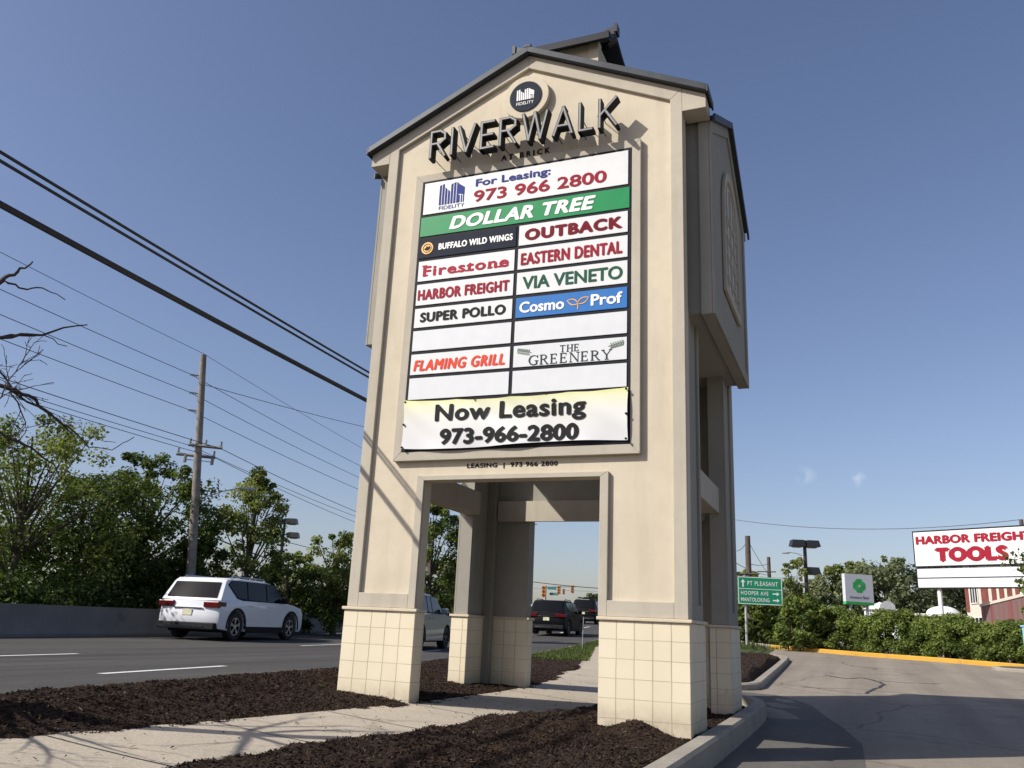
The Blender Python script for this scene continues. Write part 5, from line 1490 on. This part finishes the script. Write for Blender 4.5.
# red lettered store sign
Dh = 45.0
a = at(917, 588.5, Dh); b = at(1024, 590, Dh-1.9)
tz = at(911, 531.5, Dh).z
r_, n_ = frame_from(a, b); hS = tz-a.z; wS = 5.45
c0 = a+r_*0.95; gz = g1(c0.x, c0.y)
hs = empty('store_sign', (c0.x, c0.y, gz)); tag(hs, 'wide white store sign with red capitals over two blank strips on a white post', 'sign')
lo = (c0.x, c0.y, gz); pl_ = board_place(a, r_, n_)
t = MB(lo); slab(t, 0, wS, hS*.365, hS, -0.4, 0.03, pl_); slab(t, .05, wS-.05, 0, hS*.345, -0.4, 0.03, pl_); cabs = t.build('sign_cabinet', M['black'], hs)
t = MB(lo); slab(t, .06, wS-.06, hS*.385, hS*.975, 0.031, 0.04, pl_); fp = t.build('sign_panel', M['white'], hs)
t = MB(lo); P_ = pl_(0.045)
fit_text(t, 'HARBOR FREIGHT', wS*.028, wS*.972, hS*.755, hS*.905, P_, offset=0.012, bold=0.085, space=1.05); fit_text(t, 'TOOLS', wS*.185, wS*.775, hS*.44, hS*.695, P_, offset=0.012, bold=0.12, space=1.1)
t.build('lettering', M['crimson'], fp, normals=False)
for v0, v1 in ((0.185, 0.335), (0.015, 0.165)):
    t = MB(lo); slab(t, .1, wS-.1, hS*v0, hS*v1, 0.031, 0.04, pl_); o = t.build('blank_strip', M['white_b'], hs)
t = MB(lo)
for u in (0.95, wS-0.95):
    q = a+r_*u-n_*0.2; t.tube([(q.x, q.y, gz-.1), (q.x, q.y, a.z+.02)], 0.10, 12)
t.build('post', M['white_p'], hs, smooth=True)
# white domed awning and small pale roof seen over the hedge
q = at(943, 612, 50); gz = g1(q.x, q.y); tz = at(943, 606, 50).z
aw = empty('domed_canopy', (q.x, q.y, gz)); tag(aw, 'white domed canopy peeking over the hedge under the red lettered sign', 'canopy')
t = MB(); vs, fs = [], []
for i in range(7):
    e = i/6*math.pi/2
    for k in range(20): vs.append((0.8*math.cos(e)*math.cos(k/20*6.2832), 0.8*math.cos(e)*math.sin(k/20*6.2832), tz-gz-0.42+0.42*math.sin(e)))
for i in range(6):
    for k in range(20): fs.append((i*20+k, i*20+(k+1) % 20, (i+1)*20+(k+1) % 20, (i+1)*20+k))
t.raw(vs, fs); t.build('dome', M['white_p'], aw, smooth=True)
t = MB(); t.box(-2.4, 1.2, -.7, .7, tz-gz-0.55, tz-gz-0.423)
t.build('canopy_roof', M['white_p'], aw)
t = MB()
for x, y in ((-2.2,-.6),(1.0,-.6),(-2.2,.6),(1.0,.6)): t.box(x-.06, x+.06, y-.06, y+.06, -.1, tz-gz-0.552)
t.build('post', M['white_p'], aw)
q = at(888, 612, 48); gz = g1(q.x, q.y); tz = at(886, 600.5, 48).z-gz
kb = empty('stop_sign', (q.x, q.y, gz)); tag(kb, 'grey back of an octagonal sign peeking over the hedge', 'road sign')
t = MB(); t.prism([(0.38*math.cos(R(22.5+45*k)), tz-0.38+0.38*math.sin(R(22.5+45*k))) for k in range(8)], -0.01, 0.01); t.build('sign_plate', M['galv'], kb)
t = MB(); t.tube([(0,0.04,-.1),(0,0.04,tz-.1)], 0.03, 6); t.build('post', M['galv'], kb)
q = at(880, 612, 58); gz = g1(q.x, q.y); tz = at(880, 602.5, 58).z-gz
kb = empty('small_kiosk', (q.x, q.y, gz)); tag(kb, 'low white gabled kiosk behind the octagonal sign', 'kiosk')
t = MB(); t.box(-0.9, 0.9, -.8, .8, -.1, tz-0.45); t.build('wall', M['white_p'], kb)
t = MB(); t.prism([(-1.0, tz-0.45), (1.0, tz-0.45), (0, tz)], -.9, .9); t.build('roof', M['white_p'], kb)

# brick building with white pilasters, and the red slat fence
Dq = 62.0
a = at(968, 620, Dq); b = at(1040, 620, Dq-9); zt = at(968, 585, Dq).z+0.6
r_, n_ = frame_from(a, b); gz = g1(a.x, a.y)
bb = empty('brick_building', (a.x, a.y, gz)); tag(bb, 'red brick building with white pilasters under the right part of the store sign', 'building')
lo = (a.x, a.y, gz); org = Vector((a.x, a.y, gz)); pl_ = board_place(org, r_, n_); Hh = zt-gz
t = MB(lo); slab(t, 0, 14, -0.1, Hh, -8, 0, pl_); t.build('wall', M['cream_wall'], bb)
t = MB(lo); slab(t, -.2, 14.2, Hh+0.003, Hh+.3, -8.2, 0.25, pl_); t.build('roof', M['roof_grey'], bb)
for u in (0.1, 2.6, 4.15, 5.2, 6.25, 7.3, 8.35):
    w = 0.45 if u < 2 else 0.55
    t = MB(lo); slab(t, u, u+w+(0.4 if u == 2.6 else 0), 1.9, Hh-0.05, 0.001, 0.06, pl_); t.build('brick_panel', M['brick'], bb)
for u0, u1, v0, v1 in ((0.85, 2.0, Hh-1.75, Hh-0.3), (0.7, 2.4, 0.6, 1.5)):
    t = MB(lo); slab(t, u0, u1, v0, v1, 0.001, 0.03, pl_); w_ = t.build('window', M['glass'], bb)
    t = MB(lo)
    for k in range(4):
        u = u0+(u1-u0)*k/3; slab(t, u-.03, u+.03, v0, v1, 0.031, 0.06, pl_)
    slab(t, u0, u1, v0-.05, v0, 0.031, 0.06, pl_); slab(t, u0, u1, v1, v1+.05, 0.031, 0.06, pl_)
    t.build('window_frame', M['white_p'], w_)
a = at(984, 630, 46); b = at(1050, 632, 38); z0 = at(984, 607, 46).z; z1 = at(1024, 598, 41).z
r_, n_ = frame_from(a, b); gz = g1(a.x, a.y); ang = math.atan2(r_.y, r_.x)
fe = empty('slat_fence', (a.x, a.y, gz), ang); tag(fe, 'tall fence of weathered red and grey slats with a sloping top behind the hedge', 'fence')
ln = 10.0; slope = (z1-z0)/5.6
t = MB(); nsl = int(ln/0.35)
t.prism([(0, -0.1), (ln, -0.1), (ln, z0-gz+slope*ln), (0, z0-gz)], -0.03, 0.03); t.build('slat_panel', M['fence_slat'], fe)
t = MB(); t.prism([(-.05, z0-gz+.003), (ln, z0-gz+slope*ln+.003), (ln, z0-gz+slope*ln+.12), (-.05, z0-gz+.12)], -0.07, 0.07); t.build('cap_rail', M['cream_wall'], fe)

# pale blue cabinet at the right edge, on its own kerbed island
q = gp(1021, 671); gz = g1(q.x, q.y)
cbn = empty('street_cabinet', (q.x+0.66, q.y, gz), R(-30)); tag(cbn, 'pale blue upright cabinet cut off by the right edge of the view', 'cabinet')
Hc = at(1020, 627, math.hypot(q.x-CAM.x, q.y-CAM.y)).z-gz
t = MB(); t.box(-.42, .42, -.3, .3, 0.12, Hc); t.build('body', M['blue_cab'], cbn, bevel=0.02)
t = MB(); t.box(-.45, .45, -.33, .33, Hc+0.003, Hc+.05); t.build('lid', M['blue_cab'], cbn, bevel=0.01)
t = MB(); t.box(-.34, .34, -.315, -.301, 0.25, Hc-.25); dr = t.build('door', M['white_p'], cbn)
t = MB(); t.box(-.3, -.24, -.34, -.316, Hc*.5, Hc*.6); t.build('handle', M['bronze'], dr)
t = MB(); t.box(-.36, .36, -.24, .24, -.05, 0.119); t.build('plinth', M['bronze'], cbn)
isl3 = [(q.x-0.9, q.y-1.1), (q.x-1.15, q.y-.7), (q.x-1.2, q.y-.2), (q.x-0.9, q.y+.5), (q.x, q.y+1.0)]
isl3 = [(q.x+3, q.y-1.6), (q.x-.3, q.y-.75), (q.x-.75, q.y-.45), (q.x-.8, q.y-.05), (q.x-.5, q.y+.3), (q.x+1, q.y+1.2)]
kerb('kerb', dens(isl3, 4), -1, M['kerb'], w=0.18, h=0.10)

# thin white stake in the grass verge, seen through the tower
q = at(582, 652, 31); gz = g1(q.x, q.y)
st_ = MB(); st_.tube([(q.x, q.y, gz-.1), (q.x+.03, q.y, at(583, 617, 31).z)], 0.011, 6)
tag(st_.build('marker_stake', M['galv']), 'thin pale stake standing in the grass verge behind the tower', 'stake')

# ------------------------------------------------------------------ vehicles
def suv(label, cat, loc, rz, paint, Lg=4.9, Wd=1.95, Ht=1.75, wheel_r=0.37, rim='rim', rails=True, rack=False, group=None, name='suv', clad=True, belt=1.10, sedan=False):
    """local: +Y forward, X right, Z up"""
    root = empty(name, loc, rz); tag(root, label, cat, group)
    w = Wd/2; h2 = Lg/2
    ra, fa = -h2+1.06, h2-0.93
    ar = wheel_r+0.075
    def arc(c, n=10): return [(c+ar*math.cos(a), wheel_r+ar*math.sin(a)) for a in np.linspace(math.pi, 0, n)]
    low = 0.27
    arR = [p for p in arc(ra) if p[1] > low]; arF = [p for p in arc(fa) if p[1] > low]
    sgn = belt
    outl = [(-h2+0.10, 0.33)]+[(ra-ar*0.99, low+.02)]+arR+[(ra+ar*.99, low)]+[(fa-ar*.99, low)]+arF+[(fa+ar*.99, low+.02), (h2-0.12, 0.30), (h2-0.02, 0.45), (h2, 0.62), (h2-0.04, 0.82), (h2-0.20, sgn-0.12), (h2-0.75, sgn-0.03), (h2-1.32, sgn+0.02),
            (0, sgn+0.02), (-h2+0.22, sgn+0.02), (-h2+0.07, sgn-0.02), (-h2+0.02, 0.86), (-h2-0.0, 0.72), (-h2+0.0, 0.52)]
    def loft(outline, stations):
        m_ = MB(); n = len(outline)
        for x, kx, kz in stations:
            for y, z in outline:
                yy = y
                if abs(y) > h2-0.9:
                    e = (abs(y)-(h2-0.9))/0.9; yy = y-math.copysign(kx*e*e, y)
                zc = 0.7
                m_.v.append((x, yy, zc+(z-zc)*kz if z > 0.5 else z))
        for s in range(len(stations)-1):
            for i in range(n):
                j = (i+1) % n; m_.f.append((s*n+i, s*n+j, (s+1)*n+j, (s+1)*n+i))
        m_.f.append(tuple(range(n-1, -1, -1))); m_.f.append(tuple(range((len(stations)-1)*n, len(stations)*n)))
        return m_
    st = [(-w, .20, .955), (-w*.985, .12, .985), (-w*.9, .075, 1), (-w*.5, .02, 1), (0, 0, 1.005), (w*.5, .02, 1), (w*.9, .075, 1), (w*.985, .12, .985), (w, .20, .955)]
    body = loft(outl, st).build('body', M[paint], root, smooth=True)
    # greenhouse
    b0 = sgn-0.02
    if sedan: gh = [(h2-1.35, b0), (h2-2.15, Ht-0.06), (h2-2.6, Ht), (-h2+1.5, Ht-0.01), (-h2+1.15, Ht-0.06), (-h2+0.35, b0+0.02)]
    else: gh = [(h2-1.22, b0), (h2-1.98, Ht-0.09), (h2-2.5, Ht-0.01), (-h2+1.2, Ht), (-h2+0.50, Ht-0.035), (-h2+0.40, Ht-0.11), (-h2+0.06, b0)]
    tum = 0.15
    def wz(z): return w*0.985-tum*max(0, (z-b0)/(Ht-b0))
    g = MB(); n = len(gh)
    xs = [-1, -.93, -.5, 0, .5, .93, 1]
    for s in xs:
        for y, z in gh:
            dz = -0.035*(abs(s) > .99)*(z > b0+.1) - 0.01*(abs(s) > .9)*(z > b0+.1)
            zz = z+dz
            yy = y-(0.10*s*s*(1 if y > 0 else -0.6))*(z > b0-1)
            g.v.append((s*wz(z), yy, zz))
    for s in range(len(xs)-1):
        for i in range(n):
            j = (i+1) % n; g.f.append((s*n+i, s*n+j, (s+1)*n+j, (s+1)*n+i))
    g.f.append(tuple(range(n-1, -1, -1))); g.f.append(tuple(range((len(xs)-1)*n, len(xs)*n)))
    g.build('cabin', M[paint], root, smooth=True)
    # side glass, one pane per door, on the slanted cabin side
    zlo, zhi = sgn+0.035, Ht-0.115
    yF0, yF1 = h2-1.42, h2-2.02
    if sedan: panes = [[(yF0,zlo),(yF1-.05,zhi),(-.12,zhi+.02),(-.12,zlo)], [(-.2,zlo),(-.2,zhi+.02),(-h2+1.45,zhi),(-h2+0.95,zlo+.05)]]
    else: panes = [[(yF0,zlo),(yF1,zhi),(h2-2.55,zhi+.015),(h2-2.55,zlo)], [(h2-2.62,zlo),(h2-2.62,zhi+.015),(-h2+1.62,zhi+.015),(-h2+1.62,zlo+.02)], [(-h2+1.55,zlo+.02),(-h2+1.55,zhi+.015),(-h2+0.75,zhi-.01),(-h2+0.58,zhi-.10),(-h2+1.02,zlo+.06)]]
    for s in (-1, 1):
        P = [(yF0+.06,zlo-.025),(yF1+.03,zhi+.02),(0,zhi+.035),(-h2+1.2,zhi+.03),(-h2+.72,zhi+.01),(-h2+.54,zhi-.11),(-h2+1.0,zlo+.03),(-h2+1.3,zlo-.02)] if not sedan else [(yF0+.06,zlo-.025),(yF1-.02,zhi+.02),(0,zhi+.035),(-h2+1.42,zhi+.015),(-h2+.9,zlo+.02)]
        m_ = MB(); k = len(P)
        for d in (0.0005, 0.0035):
            for y, z in P: m_.v.append((s*(wz(z)+d), y, z))
        m_.f += [tuple(range(k)), tuple(range(2*k-1, k-1, -1))]+[(i, i+k, (i+1) % k+k, (i+1) % k) for i in range(k)]
        m_.build('window_surround', M['cladding'], root)
        for P in panes:
            m_ = MB(); k = len(P)
            for d in (0.004, 0.016):
                for y, z in P: m_.v.append((s*(wz(z)+d-0.012*(z > Ht-.2)*0), y, z))
            m_.f += [tuple(range(k)), tuple(range(2*k-1, k-1, -1))]+[(i, i+k, (i+1) % k+k, (i+1) % k) for i in range(k)]
            m_.build('side_window', M['glass'], root)
    # rear glass and windscreen
    def pane(y_at, z0, z1, k0, k1, nm):
        m_ = MB()
        for d in (0.0, 0.012):
            for z, kk in ((z0, k0), (z1, k1)):
                for s in (-1, -.5, 0, .5, 1):
                    sgy = 1 if y_at(z) > 0 else -1
                    ww = wz(z)*kk
                    m_.v.append((s*ww, y_at(z)+sgy*d-(0.10*(s*kk)**2*(1 if sgy > 0 else -0.6)), z))
        m_.f += [(0,1,6,5),(1,2,7,6),(2,3,8,7),(3,4,9,8),(10,11,16,15),(11,12,17,16),(12,13,18,17),(13,14,19,18),(0,5,15,10),(4,14,19,9)]
        return m_.build(nm, M['glass'], root, smooth=True)
    lerp = lambda a, b, t: a+(b-a)*t
    if sedan: rear = lambda z: lerp(-h2+0.35, -h2+1.15, (z-b0-.02)/(Ht-.06-b0-.02))-0.012
    else: rear = lambda z: lerp(-h2+0.06, -h2+0.40, (z-b0)/(Ht-.11-b0))-0.012
    pane(rear, sgn+0.06, Ht-0.17, 0.86, 0.86, 'rear_window')
    frontg = lambda z: lerp(h2-1.22, h2-1.98, (z-b0)/(Ht-.09-b0))+0.012
    pane(frontg, sgn+0.06, Ht-0.14, 0.86, 0.84, 'windscreen')
    # wheels
    for sx in (-1, 1):
        for cy in (ra, fa):
            xo = sx*(w-0.015); xi = sx*(w-0.25)
            m_ = MB()
            prof = [(xi, wheel_r*.62), (xi, wheel_r*.93), (xi+sx*.03, wheel_r), (xo-sx*.03, wheel_r), (xo, wheel_r*.93), (xo, wheel_r*.66), (xo-sx*.03, wheel_r*.62)]
            nn = 26
            for x, rr in prof:
                for k in range(nn):
                    a = 2*math.pi*k/nn; m_.v.append((x, cy+rr*math.cos(a), wheel_r+rr*math.sin(a)))
            for i in range(len(prof)-1):
                for k in range(nn): m_.f.append((i*nn+k, i*nn+(k+1) % nn, (i+1)*nn+(k+1) % nn, (i+1)*nn+k))
            m_.disc((xi+sx*0.05, cy, wheel_r), wheel_r*.63, sx*0.06, nn, 'x')
            wh = m_.build('wheel', M['tyre'], root, smooth=True)
            m_ = MB()
            xr = xo-sx*.035
            m_.disc((xr, cy, wheel_r), wheel_r*.66, sx*0.02, nn, 'x', r_in=wheel_r*.58)
            m_.disc((xr, cy, wheel_r), wheel_r*.15, sx*0.025, 14, 'x')
            for k in range(5):
                for dlt in (-.12, .12):
                    a = 2*math.pi*k/5+0.3+dlt; da = 0.075
                    P = [(cy+rr*math.cos(a+e), wheel_r+rr*math.sin(a+e)) for rr, e in ((wheel_r*.10,-da*2),(wheel_r*.60,-da),(wheel_r*.60,da),(wheel_r*.10,da*2))]
                    m_.prism(P, xr+0.001*k+(0.0003 if dlt > 0 else 0), xr+sx*0.018+0.001*k, 'x')
            m_.build('rim', M[rim], wh)
    # lamps, plate, trims
    for s in (-1, 1):
        m_ = MB(); a, b = sorted((s*(w*.50), s*(w*.995)))
        m_.box(a, b, -h2+0.0, -h2+0.16, belt-.23, belt-.06) if not sedan else m_.box(a, b, -h2+.0, -h2+.2, 0.78, 0.93)
        a, b = sorted((s*(w*.93), s*(w+.006))); m_.box(a, b, -h2+0.1601, -h2+0.42, (belt-.2) if not sedan else .80, (belt-.06) if not sedan else .93)
        m_.build('tail_lamp', M['tail_red'], root, bevel=0.02)
        m_ = MB(); a, b = sorted((s*(w*.55), s*(w*.96)))
        m_.box(a, b, h2-.42, h2-.075, 0.74, 0.90); m_.build('headlight', M['head_lens'], root, bevel=0.02)
        m_ = MB(); a, b = sorted((s*(w+.0), s*(w+.21))); m_.box(a, b, h2-1.72, h2-1.60, sgn+0.02, sgn+0.19); m_.build('mirror', M[paint] if paint != 'car_white' else M['cladding'], root, bevel=0.03)
        for yh in (h2-2.4, -h2+1.75):
            m_ = MB(); a, b = sorted((s*(w-.002), s*(w+.025))); m_.box(a, b, yh-.1, yh+.1, sgn-.14, sgn-.11); m_.build('door_handle', M[paint], root, bevel=0.006)
        if rails:
            m_ = MB(); x = s*(wz(Ht)-.06); m_.tube([(x, h2-2.5, Ht-.02), (x, h2-2.62, Ht+.035), (x, -h2+0.9, Ht+.035), (x, -h2+0.75, Ht-.03)], 0.022, 6); m_.build('roof_rail', M['chrome'] if paint != 'car_black' else M['cladding'], root)
        if clad:
            m_ = MB(); a, b = sorted((s*(w-.05), s*(w+.012)))
            m_.box(a, b, ra+ar+.03, fa-ar-.03, low-.03, low+.15)
            for cy in (ra, fa):
                q1 = [(cy+(ar+.07)*math.cos(t_), wheel_r+(ar+.07)*math.sin(t_)) for t_ in np.linspace(-.15, math.pi+.15, 15)]
                q2 = [(cy+(ar-.005)*math.cos(t_), wheel_r+(ar-.005)*math.sin(t_)) for t_ in np.linspace(-.15, math.pi+.15, 15)]
                for i in range(14): m_.prism([q1[i], q1[i+1], q2[i+1], q2[i]], a+.02, b-.003, 'x')
            m_.build('side_cladding', M['cladding'], root)
    m_ = MB(); m_.box(-w*.94, w*.94, -h2-.03, -h2+.25, 0.30, 0.50); bmp_ = m_.build('rear_bumper', M['cladding'] if clad else M[paint], root, bevel=0.03)
    m_ = MB(); m_.box(-w*.6, w*.6, -h2-.042, -h2-.031, 0.36, 0.41); m_.build('bumper_trim', M['chrome'], bmp_)
    m_ = MB(); m_.box(-.16, .16, -h2-.012, -h2+.03, 0.70, 0.86); m_.build('licence_plate', M['plate'], root)
    m_ = MB(); m_.box(-w*.48, w*.48, -h2-.006, -h2+.06, 0.90, 0.925); m_.build('tailgate_trim', M['chrome'] if clad else M['cladding'], root)
    m_ = MB(); m_.box(-w*.8, w*.8, -h2+.35, h2-.35, 0.22, 0.5); m_.build('underbody', M['cladding'], root)
    if rack:
        m_ = MB()
        for y in (-0.9, -0.2, 0.5): m_.box(-w*.75, w*.75, y-.03, y+.03, Ht+.10, Ht+.15)
        for x in (-w*.7, -.2, .2, w*.7): m_.box(x-.03, x+.03, -1.3, .9, Ht+.151, Ht+.21)
        m_.build('roof_rack', M['cladding'], root)
    return root
VG = 'cars on the road'
def car_at(px, py, off, **kw): pass
hd = math.atan2(0.17, 1.0)
def on_road(x, y): return (x, y, g1(x, y)+0.002)
# white suv: its rear right wheel touches the road at that pixel's ground point
q = gp(231, 641)
def car_from_wheel(q, Lg, Wd, rz, which='rear_right'):
    lx, ly = Wd/2-0.1, (-Lg/2+1.06) if which == 'rear_right' else (Lg/2-0.93)
    c, s = math.cos(rz), math.sin(rz)
    return on_road(q.x-(lx*c-ly*s), q.y-(lx*s+ly*c))
suv('white three row suv with dark windows driving beside the concrete barrier', 'car', car_from_wheel(q, 5.3, 2.08, hd-0.05), hd-0.05, 'car_white', Lg=5.3, Wd=2.08, Ht=1.86, wheel_r=0.41, belt=1.17, group=VG)
q = gp(443, 648.5)
suv('silver blue hatchback half hidden behind the left front pier', 'car', car_from_wheel(q, 4.6, 1.86, hd, 'front_right'), hd, 'car_silver', Lg=4.6, Wd=1.86, Ht=1.66, wheel_r=0.345, belt=1.05, rim='rim_dark', rails=False, clad=False, group=VG, name='hatchback')
q = at(567.3, 636.7, 46); 
suv('black suv with silver plate seen through the tower opening', 'car', car_from_wheel(Vector((q.x, q.y, 0)), 4.6, 1.95, hd-0.1), hd-0.1, 'car_black', Lg=4.6, Wd=1.95, Ht=1.76, wheel_r=0.38, belt=1.12, rim='rim_dark', group=VG)
q = at(590, 624, 70)
suv('black suv carrying a roof rack, farthest up the hill', 'car', on_road(q.x-.5, q.y+1.5), hd-0.1, 'car_black', Lg=4.8, Wd=1.95, Ht=1.85, wheel_r=0.38, belt=1.12, rim='rim_dark', rack=True, group=VG)
q = at(533.5, 632, 54)
suv('pale saloon with red tail lamps mostly hidden left of the black suv', 'car', on_road(q.x, q.y), hd, 'car_grey', Lg=4.7, Wd=1.85, Ht=1.5, wheel_r=0.34, belt=0.98, rails=False, clad=False, sedan=True, group=VG, name='saloon_car')

# ------------------------------------------------------------------ light and sky
kx_, ky_, kz_ = 1.07, 1.0, 1.156          # travel direction of sunlight: +x, +y, -z
sun_dir = Vector((-kx_, -ky_, kz_)).normalized()   # towards the sun
el = math.asin(sun_dir.z); az = math.atan2(sun_dir.x, sun_dir.y)
sd = bpy.data.lights.new('sun', 'SUN'); so = bpy.data.objects.new('sun', sd); col.objects.link(so)
sd.energy = 4.2; sd.angle = R(0.53); sd.color = (1.0, 0.955, 0.88)
so.rotation_euler = sun_dir.to_track_quat('Z', 'Y').to_euler()
so.location = (0, 0, 30)
w = bpy.data.worlds.new('World'); C.world = w; w.use_nodes = True
nt = w.node_tree; nt.nodes.clear()
sky = nt.nodes.new('ShaderNodeTexSky'); sky.sky_type = 'NISHITA'; sky.sun_disc = False
sky.sun_elevation = el; sky.sun_rotation = az
sky.air_density = 1.0; sky.dust_density = 1.4; sky.ozone_density = 2.0; sky.altitude = 0
bg = nt.nodes.new('ShaderNodeBackground'); bg.inputs['Strength'].default_value = 0.093
skyc = mixc(nt, 1.0, sky.outputs[0], (1.03, 0.945, 1.0), 'MULTIPLY')
# two small wisps of cloud low in the sky, fixed in world directions
gd = nt.nodes.new('ShaderNodeTexCoord').outputs['Generated']
wz_ = nt.nodes.new('ShaderNodeTexNoise'); wz_.inputs['Scale'].default_value = 70; wz_.inputs['Detail'].default_value = 5; L(nt, gd, wz_.inputs['Vector'])
for (px, py), rad in (((806, 477), 0.013), ((858, 479), 0.010)):
    d0 = ray(px, py).normalized()
    mp = nt.nodes.new('ShaderNodeVectorMath'); mp.operation = 'DISTANCE'; L(nt, gd, mp.inputs[0]); mp.inputs[1].default_value = d0
    mr = nt.nodes.new('ShaderNodeMapRange'); mr.inputs['From Min'].default_value = rad; mr.inputs['From Max'].default_value = 0.0
    mr.inputs['To Min'].default_value = 0; mr.inputs['To Max'].default_value = 1; mr.clamp = True; L(nt, mp.outputs['Value'], mr.inputs['Value'])
    mm2 = nt.nodes.new('ShaderNodeMath'); mm2.operation = 'MULTIPLY'; L(nt, mr.outputs[0], mm2.inputs[0])
    L(nt, ramp(nt, wz_.outputs['Fac'], [(0.42, (0, 0, 0)), (0.78, (0.4, 0.4, 0.4))]), mm2.inputs[1])
    skyc = mixc(nt, mm2.outputs[0], skyc, (9.0, 9.2, 9.6))
nt.links.new(skyc, bg.inputs['Color'])
wo = nt.nodes.new('ShaderNodeOutputWorld'); nt.links.new(bg.outputs[0], wo.inputs['Surface'])

C.view_settings.view_transform = 'Standard'; C.view_settings.look = 'None'
C.view_settings.exposure = 0.47; C.view_settings.gamma = 1.0; C.view_settings.use_curve_mapping = False
C.render.engine = 'CYCLES'
C.cycles.max_bounces = 6; C.cycles.diffuse_bounces = 2; C.cycles.glossy_bounces = 3; C.cycles.transmission_bounces = 3
C.cycles.use_denoising = True
C.cycles.sample_clamp_indirect = 6
C.render.resolution_x, C.render.resolution_y = 1024, 768
